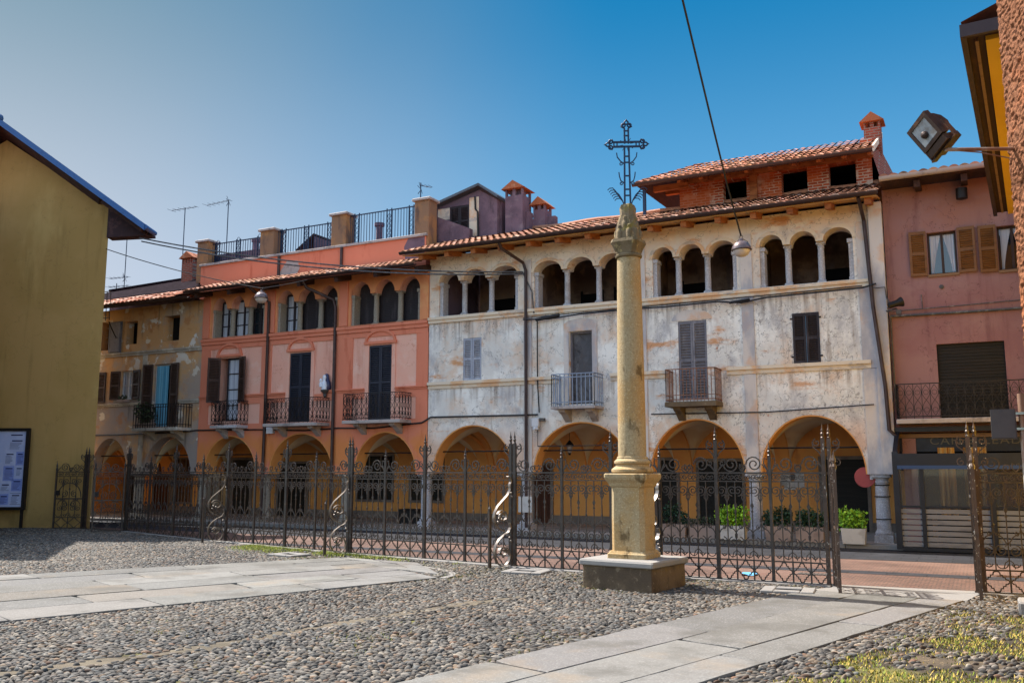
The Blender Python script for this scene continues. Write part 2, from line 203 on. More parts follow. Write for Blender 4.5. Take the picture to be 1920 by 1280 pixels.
# ------------------------------------------------------------------ mesh builder
class MB:
    def __init__(s, T=None): s.v = []; s.f = []; s.mi = []; s.T = T; s.cur = 0
    def add(s, vs, fs, mi=None):
        b = len(s.v)
        if s.T is not None: vs = [tuple(s.T @ Vector(p)) for p in vs]
        s.v += [tuple(p) for p in vs]
        for f in fs: s.f.append(tuple(b+i for i in f)); s.mi.append(s.cur if mi is None else mi)
    def box(s, x0, x1, y0, y1, z0, z1, mi=None):
        s.add([(x0, y0, z0), (x1, y0, z0), (x1, y1, z0), (x0, y1, z0), (x0, y0, z1), (x1, y0, z1), (x1, y1, z1), (x0, y1, z1)],
              [(0, 3, 2, 1), (4, 5, 6, 7), (0, 1, 5, 4), (1, 2, 6, 5), (2, 3, 7, 6), (3, 0, 4, 7)], mi)
    def bev(s, x0, x1, y0, y1, z0, z1, b=.02, mi=None):
        """box with its vertical and top edges chamfered"""
        pl = lambda i: [(x0+i, y0+b), (x0+b, y0+i), (x1-b, y0+i), (x1-i, y0+b), (x1-i, y1-b), (x1-b, y1-i), (x0+b, y1-i), (x0+i, y1-b)]
        v = [(x, y, z0) for x, y in pl(0)]+[(x, y, z1-b) for x, y in pl(0)]
        v += [(min(max(x, x0+b), x1-b), min(max(y, y0+b), y1-b), z1) for x, y in pl(b*.5)]
        f = [tuple(range(7, -1, -1)), tuple(range(16, 24))]
        for r in (0, 8):
            for i in range(8): f.append((r+i, r+(i+1) % 8, r+8+(i+1) % 8, r+8+i))
        s.add(v, f, mi)
    def bar(s, p0, p1, w, h, up=(0, 0, 1), mi=None):
        p0, p1, up = Vector(p0), Vector(p1), Vector(up); d = (p1-p0).normalized(); a = d.cross(up)
        if a.length < 1e-4: a = d.cross(Vector((1, 0, 0)))
        a.normalize(); b = a.cross(d).normalized(); a *= w/2; b *= h/2
        v = [p0-a-b, p0+a-b, p0+a+b, p0-a+b, p1-a-b, p1+a-b, p1+a+b, p1-a+b]
        s.add(v, [(0, 3, 2, 1), (4, 5, 6, 7), (0, 1, 5, 4), (1, 2, 6, 5), (2, 3, 7, 6), (3, 0, 4, 7)], mi)
    def tube(s, pts, r, n=6, closed=False, mi=None):
        pts = [Vector(p) for p in pts]; k = len(pts); v = []; f = []; pa = None
        rs = r if isinstance(r, (list, tuple)) else [r]*k
        for i, p in enumerate(pts):
            a = pts[i-1] if (i > 0 or closed) else p; b = pts[(i+1) % k] if (i < k-1 or closed) else p
            d = (b-a); d = d.normalized() if d.length > 1e-9 else Vector((0, 0, 1))
            if pa is None:
                pa = d.cross(Vector((0, 1, 0)) if abs(d.y) < .9 else Vector((1, 0, 0))).normalized()
            pa = (pa-d*pa.dot(d)).normalized(); pb = d.cross(pa)
            for j in range(n):
                t = 2*PI*(j+.5)/n; v.append(p+(pa*math.cos(t)+pb*math.sin(t))*rs[i])
        for i in range(k if closed else k-1):
            for j in range(n):
                f.append((i*n+j, i*n+(j+1) % n, ((i+1) % k)*n+(j+1) % n, ((i+1) % k)*n+j))
        if not closed: f += [tuple(range(n-1, -1, -1)), tuple(range((k-1)*n, k*n))]
        s.add(v, f, mi)
    def ribbon(s, pts, wv, th, mi=None):
        """flat bar of half-width vector wv bent along pts"""
        pts = [Vector(p) for p in pts]; wv = Vector(wv); v = []; f = []; k = len(pts)
        for i, p in enumerate(pts):
            d = (pts[min(i+1, k-1)]-pts[max(i-1, 0)]).normalized(); n = d.cross(wv).normalized()*th/2
            v += [p-wv-n, p+wv-n, p+wv+n, p-wv+n]
        for i in range(k-1):
            for j in range(4): f.append((i*4+j, i*4+(j+1) % 4, i*4+4+(j+1) % 4, i*4+4+j))
        f += [(3, 2, 1, 0), (k*4-4, k*4-3, k*4-2, k*4-1)]
        s.add(v, f, mi)
    def lathe(s, prof, cx, cy, n=16, rot=0.0, sx=1, sy=1, mi=None):
        v = []; f = []; k = len(prof)
        for r, z in prof:
            for j in range(n):
                t = rot+2*PI*j/n; v.append((cx+r*math.cos(t)*sx, cy+r*math.sin(t)*sy, z))
        for i in range(k-1):
            for j in range(n): f.append((i*n+j, i*n+(j+1) % n, (i+1)*n+(j+1) % n, (i+1)*n+j))
        f += [tuple(range(n-1, -1, -1)), tuple(range((k-1)*n, k*n))]
        s.add(v, f, mi)
    def sweepbox(s, prof, n4, mi=None):
        """stack of rotated squares/rectangles: prof = [(hx, hy, z)], n4 = (cx, cy, angle, chamfer)"""
        cx, cy, an, ch = n4; v = []; f = []; ca, sa = math.cos(an), math.sin(an)
        for hx, hy, z in prof:
            c = ch if ch < min(hx, hy)*.5 else min(hx, hy)*.3
            for x, y in ((-hx, -hy+c), (-hx+c, -hy), (hx-c, -hy), (hx, -hy+c), (hx, hy-c), (hx-c, hy), (-hx+c, hy), (-hx, hy-c)):
                v.append((cx+x*ca-y*sa, cy+x*sa+y*ca, z))
        for i in range(len(prof)-1):
            for j in range(8): f.append((i*8+j, i*8+(j+1) % 8, i*8+8+(j+1) % 8, i*8+8+j))
        k = len(prof); f += [tuple(range(7, -1, -1)), tuple(range(k*8-8, k*8))]
        s.add(v, f, mi)
    def wall(s, outer, holes, y0, y1, mi=None, mr=None):
        """a wall in the xz plane with openings, from y0 (front) to y1 (back), reveals included"""
        loops = [[Vector((x, 0, z)) for x, z in L] for L in [outer]+list(holes)]
        tri = tessellate_polygon(loops); flat = [p for L in loops for p in L]; n = len(flat)
        v = [(p.x, y0, p.z) for p in flat]+[(p.x, y1, p.z) for p in flat]
        s.add(v, [t for t in tri]+[tuple(n+i for i in reversed(t)) for t in tri], mi)
        b = 0; v2 = []; f2 = []
        for L in loops:
            k = len(L)
            for i in range(k):
                p, q = L[i], L[(i+1) % k]; c = len(v2)
                v2 += [(p.x, y0, p.z), (q.x, y0, q.z), (q.x, y1, q.z), (p.x, y1, p.z)]; f2.append((c, c+1, c+2, c+3))
        s.add(v2, f2, mr if mr is not None else mi)
    def sphere(s, c, r, n=12, m=8, sz=1.0, mi=None):
        s.lathe([(max(1e-4, r*math.sin(PI*i/m)), c[2]-r*sz*math.cos(PI*i/m)) for i in range(m+1)], c[0], c[1], n, mi=mi)
    def build(s, name, mats, parent=None, smooth=False, origin=None, col=None):
        o0 = ORG[parent] if parent is not None else Vector(origin if origin is not None else (0, 0, 0))
        me = bpy.data.meshes.new(name)
        v = np.array(s.v, dtype=np.float64)-np.array(o0)
        me.from_pydata(v.tolist(), [], s.f)
        for m in (mats if isinstance(mats, (list, tuple)) else [mats]): me.materials.append(M[m] if isinstance(m, str) else m)
        if any(s.mi): me.polygons.foreach_set('material_index', s.mi)
        if smooth:
            me.polygons.foreach_set('use_smooth', [True]*len(me.polygons))
            if smooth != 'all':
                try: me.set_sharp_from_angle(angle=R(40))
                except Exception: pass
        if col is not None:
            a = me.color_attributes.new('col', 'FLOAT_COLOR', 'POINT'); a.data.foreach_set('color', np.asarray(col, dtype=np.float32).ravel())
        me.update(); o = bpy.data.objects.new(name, me); COL.objects.link(o)
        if parent is not None: o.parent = parent
        else: o.location = o0
        ORG[o] = Vector(o0); return o
def root(name, loc, label, cat, group=None):
    o = bpy.data.objects.new(name, None); COL.objects.link(o); o.location = loc; o.empty_display_size = .3
    ORG[o] = Vector(loc); return tag(o, label, cat, group)
def tag(o, label, cat, group=None):
    o['label'] = label; o['category'] = cat
    if group: o['group'] = group
    return o
def kind(o, k): o['kind'] = k; return o
def arc(cx, cz, r, a0, a1, n=16, rz=None):
    return [(cx+r*math.cos(R(a0+(a1-a0)*i/n)), cz+(rz or r)*math.sin(R(a0+(a1-a0)*i/n))) for i in range(n+1)]
def rect(x0, x1, z0, z1): return [(x0, z0), (x1, z0), (x1, z1), (x0, z1)]
def spiral(cx, cz, r, turns, a0, sgn=1, n=14, r1=.22):
    k = max(4, int(n*turns)); return [(cx+(r*(1-(1-r1)*i/k))*math.cos(a0+sgn*2*PI*turns*i/k), cz+(r*(1-(1-r1)*i/k))*math.sin(a0+sgn*2*PI*turns*i/k)) for i in range(k+1)]
# ------------------------------------------------------------------ shared building pieces
def tint(base, n, dv=.12, dh=.05):
    b = np.array(base[:3]); k = 1+RNG.normal(0, dv, (n, 1)); h = 1+RNG.normal(0, dh, (n, 3)); return np.clip(b*k*h, .01, .9)
def tile_roof(parent, P0, ex, up, width, length, name='roof', pitch=.2, row=.38, base='#9c6a50', light=0.0, amp=.045):
    """pantiles: corrugated rows stepped up the slope. P0 lower left corner, ex along the eave, up along the slope"""
    ex = Vector(ex).normalized(); up = Vector(up).normalized(); nn = ex.cross(up).normalized()
    if nn.z < 0: nn = -nn
    nc = max(1, int(width/pitch)); nr = max(1, int(length/row)); q = 6; cols = nc*q+1
    px = np.linspace(0, width, cols); prof = np.abs(np.sin(np.arange(cols)/q*PI))*amp
    v = []; c = []; f = []; r0 = 0
    for r in range(nr):
        tc = tint(lin(base), nc+1, .16, .05); sp = RNG.random(nc+1) < .12; tc[sp] = tc[sp]*1.25+np.array([.10, .10, .09])*(1+light)
        dk = RNG.random(nc+1) < .1; tc[dk] *= .45
        for e, (d, h) in enumerate(((r*row, .03), ((r+1)*row+.04, .0))):
            jit = RNG.normal(0, .004, nc+1)
            for i in range(cols):
                k = min(i//q, nc); p = Vector(P0)+ex*px[i]+up*min(d, length)+nn*(prof[i]+h+jit[k]); v.append(p); c.append((*tc[k], 1))
        b = r*2*cols
        for i in range(cols-1): f.append((b+i, b+i+1, b+cols+i+1, b+cols+i))
        v2 = len(v)
    # lower edge thickness
    m = MB(); m.add(v, f)
    e0 = len(m.v); low = [Vector(m.v[i])-nn*(.02+prof[i]) for i in range(cols)]
    m.add(low, []); 
    for i in range(cols-1): m.f.append((i, e0+i, e0+i+1, i+1)); m.mi.append(0)
    c += [c[i] for i in range(cols)]
    return m.build(name, 'tile', parent, col=c)
def leaf(m, T, w, h, slats=True, sp=.052, rails=(0, .5, 1), solid=False):
    m.T = T; t = .02
    m.box(0, .05, -t, t, 0, h); m.box(w-.05, w, -t, t, 0, h)
    for r in rails:
        z = r*(h-.07); m.box(.05, w-.05, -t*.9, t*.9, z, z+.07)
    if slats and not solid:
        z = .09
        while z < h-.08:
            m.bar((.045, 0, z), (w-.045, 0, z), .05, .008, (0, .7, .72)); z += sp
        m.box(.05, w-.05, t*.55, t*.6, .06, h-.06)
    if solid: m.box(.05, w-.05, -t*.4, t*.4, .05, h-.05)
    m.T = None
Tr = Matrix.Translation
def shut_pair(par, x0, x1, z0, z1, y, mt, slats=True, solid=False, sp=.052, name='shutter'):
    w = (x1-x0)/2
    for i in (0, 1):
        m = MB(); leaf(m, Tr((x0+i*w+.004, y, z0)), w-.008, z1-z0, slats, sp, solid=solid)
        for hz in (.12, .88): m.T = None; m.box(x0-.05 if i == 0 else x1, x0 if i == 0 else x1+.05, y-.015, y+.01, z0+(z1-z0)*hz, z0+(z1-z0)*hz+.04)
        m.build(name, mt, par)
def open_leaf(par, xh, y, z0, w, h, ang, mt, name='shutter', side=1, slats=True, label=None):
    """a leaf hinged at xh, swung out by ang degrees from the wall (side -1: leaf lies to the left)"""
    m = MB(); T = Tr((xh, y, z0)) @ Matrix.Rotation(R(-ang*side), 4, 'Z') @ Matrix.Diagonal((side, 1, 1, 1)); leaf(m, T, w, h, slats)
    o = m.build(name, mt, par)
    if label: o['label'] = label
    return o
def window(par, x0, x1, z0, z1, y, mf='white_paint', curtain=None, bars=1, mull=True, fw=.05, name='window'):
    m = MB(); m.box(x0, x0+fw, y, y+.06, z0, z1); m.box(x1-fw, x1, y, y+.06, z0, z1); m.box(x0+fw, x1-fw, y, y+.06, z0, z0+fw); m.box(x0+fw, x1-fw, y, y+.06, z1-fw, z1)
    if mull: m.box((x0+x1)/2-fw*.6, (x0+x1)/2+fw*.6, y-.01, y+.06, z0+fw, z1-fw)
    for i in range(bars): z = z0+(z1-z0)*(i+1)/(bars+1); m.box(x0+fw, x1-fw, y+.005, y+.055, z-.018, z+.018)
    o = m.build(name, mf, par)
    g = MB(); g.box(x0+fw*.5, x1-fw*.5, y+.03, y+.036, z0+fw*.5, z1-fw*.5); g.build('pane', 'glass', o)
    if curtain: curtain_mesh(o, x0+fw, x1-fw, z0+fw, z1-fw, y+.022, curtain)
    return o
def curtain_mesh(par, x0, x1, z0, z1, y, mt, part=1.0, name='curtain', amp=.006):
    n = max(6, int((x1-x0)/.02)); m = MB(); v = []; f = []
    for i in range(n+1):
        x = x0+(x1-x0)*i/n; yy = y+amp*math.sin(i*1.3)+amp*.5*math.sin(i*.47+1); v += [(x, yy, z0), (x, yy, z1)]
    for i in range(n): f.append((2*i, 2*i+2, 2*i+3, 2*i+1))
    m.add(v, f); return m.build(name, mt, par, smooth='all')
def column(par, x, y, z0, z1, r, mt='granite', plinth=.25, cap=True, name='column', n=18):
    m = MB(); b = r*1.28
    m.bev(x-b, x+b, y-b, y+b, z0, z0+plinth*.6, .012)
    p = [(r*1.25, z0+plinth*.6), (r*1.3, z0+plinth*.75), (r*1.12, z0+plinth*.9), (r*1.02, z0+plinth)]
    h = z1-z0
    p += [(r, z0+plinth+.02), (r*1.01, z0+h*.4), (r*.93, z1-h*.13)]
    p += [(r*1.06, z1-h*.125), (r*1.06, z1-h*.105), (r*.95, z1-h*.1), (r*1.0, z1-h*.07), (r*1.22, z1-h*.045)] if cap else [(r*.92, z1-.02)]
    m.lathe(p, x, y, n)
    if cap: m.bev(x-r*1.3, x+r*1.3, y-r*1.3, y+r*1.3, z1-h*.045, z1, .01)
    return m.build(name, mt, par, smooth=True)
def vault(par, x0, x1, y0, y1, spring, rise, mt='vault', name='vault'):
    nx, ny = 28, 20; v = []; f = []
    for j in range(ny+1):
        for i in range(nx+1):
            a = -math.cos(PI*i/nx); b = -math.cos(PI*j/ny)
            z = spring+rise*max(math.sqrt(max(0, 1-a*a)), math.sqrt(max(0, 1-b*b)))
            v.append(((x0+x1)/2+a*(x1-x0)/2, (y0+y1)/2+b*(y1-y0)/2, z))
    for j in range(ny):
        for i in range(nx): k = j*(nx+1)+i; f.append((k, k+1, k+nx+2, k+nx+1))
    m = MB(); m.add(v, f); return m.build(name, mt, par, smooth=True)
def rib(par, x0, x1, y0, y1, spring, rise, mt='arcade'):
    m = MB(); A = arc((y0+y1)/2, spring, (y1-y0)/2, 0, 180, 20, rise); B = arc((y0+y1)/2, spring, (y1-y0)/2, 0, 180, 20, rise-.10)
    B = [((y0+y1)/2+(p-(y0+y1)/2)*.95, z) for p, z in B]
    v = []; f = []
    for (p, z), (q, w) in zip(A, B): v += [(x0, p, z), (x1, p, z), (x1, q, w), (x0, q, w)]
    for i in range(20):
        for j in range(4): f.append((i*4+j, i*4+(j+1) % 4, i*4+4+(j+1) % 4, i*4+4+j))
    m.add(v, f); return m.build('vault_rib', mt, par, smooth=True)
def spiralpts(T, pts): return [tuple(T @ Vector((x, 0, z))) for x, z in pts]
def balcony(par, x0, x1, zf, zt, dep, style, mrail, mslab='granite', slab=.1, yw=FY, brk=True):
    yf = yw-dep
    m = MB(); m.bev(x0-.03, x1+.03, yf-.03, yw, zf-slab, zf, .015); b = m.build('balcony', mslab, par)
    if brk:
        for xb in (x0+.18*(x1-x0), x1-.18*(x1-x0)):
            k = MB(); k.wall([(yw-yw, 0)], [], 0, 0) if False else None
            pr = [(0, 0), (-dep*.8, 0), (-dep*.75, -.07), (-dep*.45, -.13), (-dep*.2, -.24), (0, -.32)]
            v = [(xb+sx, yw+py, zf-slab+pz) for sx in (-.09, .09) for py, pz in pr]; n = len(pr)
            k.add(v, [tuple(range(n)), tuple(range(2*n-1, n-1, -1))]+[(i, (i+1) % n, n+(i+1) % n, n+i) for i in range(n)]); k.build('bracket', mslab, b)
    r = MB(); h = zt-zf
    runs = [((x0, yf), (x1, yf)), ((x0, yw), (x0, yf)), ((x1, yf), (x1, yw))]
    for (ax, ay), (bx, by) in runs:
        A = Vector((ax, ay, 0)); Bv = Vector((bx, by, 0)); L = (Bv-A).length; d = (Bv-A).normalized()
        for z in ((zf+.05, zt) if style != 'bars' else (zf+.1, zt-.09, zt)):
            r.bar(A+Vector((0, 0, z)), Bv+Vector((0, 0, z)), .03, .022)
        if style == 'bars':
            n = max(1, round(L/.115))
            for i in range(n+1):
                p = A+d*(L*i/n); r.bar(p+Vector((0, 0, zf)), p+Vector((0, 0, zt)), .018, .018, d)
        elif style == 'mixed':
            n = max(1, round(L/.09))
            for i in range(n+1):
                p = A+d*(L*i/n); r.bar(p+Vector((0, 0, zf)), p+Vector((0, 0, zt)), .014, .014, d)
                if i % 3 == 1: r.bar(p+Vector((0, 0, zf+h*.66)), p+d*(L/n*1.5)+Vector((0, 0, zf+h*.66)), .012, .012)
            r.bar(A+Vector((0, 0, zf+.16)), Bv+Vector((0, 0, zf+.16)), .02, .016)
        else:
            n = max(1, round(L/.17)); w = L/n
            T = Matrix(((d.x, 0, 0, ax), (d.y, 0, 0, ay), (0, 0, 1, 0), (0, 0, 0, 1)))
            for i in range(n+1): r.bar(tuple(T @ Vector((i*w, 0, zf))), tuple(T @ Vector((i*w, 0, zt))), .012, .012, d)
            for i in range(n):
                c = (i+.5)*w
                for sg in (1, -1):
                    pts = [(c+sg*w*.45*math.sin(t*PI*2/16*1.0), zf+.07+(h-.1)*t/16) for t in range(17)]
                    r.tube(spiralpts(T, pts), .007, 4)
                for zz in (.25, .75): r.tube(spiralpts(T, [(c+w*.3*math.cos(a*PI/4), zf+h*zz+w*.3*math.sin(a*PI/4)) for a in range(8)]), .006, 4, closed=True)
    r.build('railing', mrail, b); return b
def gutter(par, x0, x1, y, z, r=.075, mt='brown_metal', name='gutter'):
    m = MB(); P = arc(0, 0, r, 180, 360, 8); v = []; f = []
    for x in (x0, x1):
        v += [(x, y+a, z+b) for a, b in P]+[(x, y+a*.88, z+b*.88) for a, b in reversed(P)]
    n = len(v)//2
    f = [(i, (i+1) % n, n+(i+1) % n, n+i) for i in range(n)]+[tuple(range(n)), tuple(range(2*n-1, n-1, -1))]
    m.add(v, f); return m.build(name, mt, par, smooth=True)
def arcade(H, arches, spring, zc, yb, X0, X1, cols, colmat, colr, back_spec, rise=None, mcol=None, wall_hi=4):
    y0 = FY+.45; rs = rise or (zc-spring)
    for a, b in arches: vault(H, a-.02, b+.02, y0, yb, spring, rs)
    ed = [X0]+[e for ab in arches for e in ab]+[X1]
    for i in range(0, len(ed), 2):
        if ed[i+1]-ed[i] > .05: rib(H, ed[i]-.01, ed[i+1]+.01, y0, yb, spring, rs)
    for a, b in arches:
        m = MB(); m.tube([(a-.03, FY+.3, spring+.62), (b+.03, FY+.3, spring+.62)], .022, 6); m.build('tie_rod', 'black_iron', H)
    for x in cols: column(H, x, FY+.2, .1, spring, colr, colmat, .28)
    # back wall, its plinth band, doors and windows
    m = MB(); m.box(X0, X1, yb, yb+.3, 0, zc+.5); m.build('back_wall', 'arcade', H)
    segs = [X0]; 
    for s in sorted(back_spec, key=lambda q: q[1]):
        if s[0] == 'door': segs += [s[1]-.06, s[2]+.06]
    segs.append(X1)
    for i in range(0, len(segs)-1, 2):
        if segs[i+1]-segs[i] > .05: m = MB(); m.box(segs[i], segs[i+1], yb-.03, yb, .1, .34); m.build('plinth_band', 'wainscot', H)
    for s in back_spec:
        k, a, b, z0, z1, mt = s
        m = MB()
        if k == 'door':
            m.box(a-.09, a, yb-.05, yb, .1, z1+.09); m.box(b, b+.09, yb-.05, yb, .1, z1+.09); m.box(a, b, yb-.05, yb, z1, z1+.09); fr = m.build('door_frame', 'wainscot', H)
            m = MB(); m.box(a, b, yb-.02, yb, z0, z1)
            nz = int((z1-z0)/.12)
            if mt == 'dark_door':
                for i in range(nz): m.box(a+.01, b-.01, yb-.03, yb-.02, z0+i*.12+.01, z0+i*.12+.1)
            else:
                for xx in (a+.1, (a+b)/2+.05):
                    w = (b-a)/2-.15
                    for zz in (z0+.15, z0+(z1-z0)*.52): m.box(xx, xx+w, yb-.035, yb-.02, zz, zz+(z1-z0)*.38)
            m.build('door', mt, H)
        else:
            m.box(a-.07, b+.07, yb-.06, yb, z0-.08, z0); m.box(a-.07, a, yb-.04, yb, z0, z1+.07); m.box(b, b+.07, yb-.04, yb, z0, z1+.07); m.box(a, b, yb-.04, yb, z1, z1+.07)
            for i in range(1, 3): x = a+(b-a)*i/3; m.box(x-.025, x+.025, yb-.03, yb-.004, z0, z1)
            o = m.build('window', 'wainscot', H); g = MB(); g.box(a, b, yb-.012, yb-.006, z0, z1); g.build('pane', 'glass', o)
def group_hole(x0, x1, cols, sill, spring, crown, cw, pointed=False):
    """one opening of several round arches carried on columns between them (the columns are added apart)"""
    e = [x0]+[x for c in cols for x in (c-cw/2, c+cw/2)]+[x1]
    L = [(x0, sill), (x1, sill)]
    for i in range(len(e)-2, -1, -2):
        a, b = e[i], e[i+1]; A = arc((a+b)/2, spring, (b-a)/2, 0, 180, 12, crown-spring)
        if pointed: A = [(x, z+.05*(1-abs(x-(a+b)/2)/((b-a)/2))) for x, z in A]
        L += A
    return L
def arch_outline(X0, X1, ztop, spring, arches):
    L = [(X0, spring)]
    for a, b, zc in arches: L += arc((a+b)/2, spring, (b-a)/2, 180, 0, 24, zc-spring)
    L += [(X1, spring), (X1, ztop), (X0, ztop)]
    return L
def moulding(m, x0, x1, z0, z1, y=FY, d=.05, d2=.09):
    m.box(x0, x1, y-d, y-.002, z0, z0+(z1-z0)*.55); m.box(x0, x1, y-d2, y-.002, z0+(z1-z0)*.55+.001, z1)
def pipe(par, pts, r=.045, mt='brown_metal'):
    m = MB(); m.tube(pts, r, 8); 
    return m.build('downpipe', mt, par, smooth=True)
def chimney(par, x0, x1, y0, y1, z0, z1, mt, cap='tile', slots=2, name='chimney'):
    m = MB(); m.box(x0, x1, y0, y1, z0, z1)
    o = m.build(name, mt, par); h = MB(); hh = (x1-x0)*.35
    for i in range(slots+1):
        x = x0+(x1-x0)*i/slots; w = .05; h.box(max(x0, x-w), min(x1, x+w), y0, y0+.1, z1+.001, z1+hh); h.box(max(x0, x-w), min(x1, x+w), y1-.1, y1, z1+.001, z1+hh)
    h.box(x0+.1, x1-.1, y0+.15, y1-.15, z1+.001, z1+hh-.01, mi=0)
    h.build('chimney_pot', mt, o)
    c = MB(); xm = (x0+x1)/2; e = .1
    c.add([(x0-e, y0-e, z1+hh), (x1+e, y0-e, z1+hh), (x1+e, y1+e, z1+hh), (x0-e, y1+e, z1+hh), (xm, y0-e, z1+hh+.26), (xm, y1+e, z1+hh+.26)], [(0, 3, 2, 1), (0, 1, 4), (2, 3, 5), (1, 2, 5, 4), (3, 0, 4, 5)])
    c.build('chimney_cap', 'tile', o, col=[(*lin('#a4603f')[:3], 1)]*6)
    return o

# ------------------------------------------------------------------ the white arcaded house
W = root('white_house', (-8, FY, 0), 'weathered white three-storey house with a round-arched loggia under tiled eaves', 'house')
WX0, WX1 = -14.13, -1.72
wa = [(-13.97, -11.35, 2.97), (-10.78, -7.97, 2.98), (-7.48, -5.07, 2.98), (-4.72, -2.33, 3.0)]
SILL = 6.14
grp = [(-13.80, -11.22, (-13.05, -12.16)), (-10.72, -8.02, (-9.80, -8.87)), (-7.30, -5.12, (-6.66, -5.90)), (-4.55, -2.38, (-3.90, -3.13))]
holes = [group_hole(a, b, c, SILL, 7.14, 7.43, .16) for a, b, c in grp]
wins = [(-12.98, -12.38, 4.24, 5.44), (-9.68, -9.02, 3.45, 5.40), (-6.66, -5.93, 3.45, 5.45), (-3.84, -3.22, 4.22, 5.43)]
holes += [rect(*w) for w in wins]
m = MB(); m.wall(arch_outline(WX0, WX1, 7.93, 1.62, wa), holes, FY, FY+.45, 0, 0)
m.cur = 1
m.box(WX0+.02, WX0+.3, FY+.46, 24.6, 3.1, 7.9); m.box(WX1-.3, WX1-.02, FY+.46, 24.6, 1.7, 8.0)
m.build('wall', ['white_wall', 'lilac'], W)
# soffits of the ground arches in painted plaster, a few millimetres under the wall's own
for a, b, zc in wa:
    m = MB(); A = arc((a+b)/2, 1.62, (b-a)/2-.004, 180, 0, 24, zc-1.62-.004); B = arc((a+b)/2, 1.62, (b-a)/2-.03, 180, 0, 24, zc-1.62-.03)
    v = []; f = []
    for (x, z), (x2, z2) in zip(A, B): v += [(x, FY+.012, z), (x2, FY+.012, z2), (x2, FY+.46, z2), (x, FY+.46, z)]
    for i in range(24):
        for j in range(4): f.append((i*4+j, i*4+(j+1) % 4, i*4+4+(j+1) % 4, i*4+4+j))
    m.add(v, f); m.build('arch_soffit', 'arcade', W, smooth=True)
for a, b, c in grp:     # moulded ring over each loggia arch
    e = [a]+[q for k in c for q in (k-.08, k+.08)]+[b]
    m = MB()
    for i in range(0, 6, 2):
        cx, r = (e[i]+e[i+1])/2, (e[i+1]-e[i])/2
        A = arc(cx, 7.14, r-.004, 180, 0, 14, .285); B = arc(cx, 7.14, r+.085, 180, 0, 14, .37); v = []; f = []
        for (x, z), (x2, z2) in zip(A, B): v += [(x, FY-.03, z), (x2, FY-.03, z2), (x2, FY+.01, z2), (x, FY+.01, z)]
        for k in range(14):
            for j in range(4): f.append((k*4+j, k*4+(j+1) % 4, k*4+4+(j+1) % 4, k*4+4+j))
        m.add(v, f)
    m.build('arch_ring', 'white_trim', W, smooth=True)
# bands and pilasters
m = MB(); moulding(m, WX0, WX1-.35, 5.94, 6.11, d=.06, d2=.10); m.build('sill_band', 'white_trim', W)
for a, b in ((WX0, -9.95), (-8.5, -6.9), (-5.45, WX1-.4)):
    m = MB(); moulding(m, a, b, 4.03, 4.22, d=.04, d2=.09); m.build('string_course', 'white_trim', W)
for a, b in ((-11.03, -10.79), (-7.93, -7.5), (-5.03, -4.74), (-2.3, WX1)):
    m = MB()
    for z0, z1 in ((1.62, 4.02), (4.23, 5.93)):
        if b == WX1: z0, z1 = (1.62, 4.02) if z0 < 2 else (4.03, 5.93)
        m.box(a, b, FY-.035, FY-.001, z0, z1)
    m.box(a, b, FY-.035, FY-.001, 6.12, 7.5); m.build('pilaster', 'grey_pilaster', W)
m = MB(); m.wall([(-9.83, 3.46), (-9.69, 3.46), (-9.69, 5.41), (-9.01, 5.41), (-9.01, 3.46), (-8.87, 3.46), (-8.87, 5.62), (-9.0, 5.7), (-9.35, 5.76), (-9.7, 5.7), (-9.83, 5.62)], [], FY-.02, FY-.002); m.build('door_surround', 'grey_pilaster', W)
m = MB(); m.wall(arc(-6.3, 5.47, .52, 0, 180, 14, .26), [], FY-.012, FY-.002); m.build('plaster_patch', 'grey_pilaster', W)
m = MB(); m.box(-2.0, WX1+.01, FY-.12, FY-.036, 1.62, 7.9); m.build('corner_strip', 'grey_pilaster', W)
# loggia room behind the arches
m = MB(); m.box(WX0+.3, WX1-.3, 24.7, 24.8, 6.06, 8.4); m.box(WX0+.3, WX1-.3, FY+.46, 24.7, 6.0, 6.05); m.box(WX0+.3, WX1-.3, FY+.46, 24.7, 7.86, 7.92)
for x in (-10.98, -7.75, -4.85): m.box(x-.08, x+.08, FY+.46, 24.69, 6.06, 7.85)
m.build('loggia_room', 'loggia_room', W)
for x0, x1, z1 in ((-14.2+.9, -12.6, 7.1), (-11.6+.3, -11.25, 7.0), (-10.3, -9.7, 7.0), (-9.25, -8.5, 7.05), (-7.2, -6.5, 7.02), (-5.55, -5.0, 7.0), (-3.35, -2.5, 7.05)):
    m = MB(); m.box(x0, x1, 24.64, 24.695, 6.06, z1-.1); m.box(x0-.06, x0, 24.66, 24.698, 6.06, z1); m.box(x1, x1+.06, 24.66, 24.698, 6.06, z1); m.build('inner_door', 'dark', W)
for a, b, c in grp:
    for x in c: column(W, x, FY+.2, SILL, 7.14, .078, 'granite', .1, name='loggia_column', n=14)
    for x in (a+.03, b-.03):
        m = MB(); m.box(x-.075, x+.075, FY+.05, FY+.34, SILL, 7.04); m.box(x-.1, x+.1, FY+.02, FY+.37, 7.041, 7.135); m.box(x-.09, x+.09, FY+.03, FY+.36, SILL+.001, SILL+.08); m.build('loggia_pier', 'granite', W)
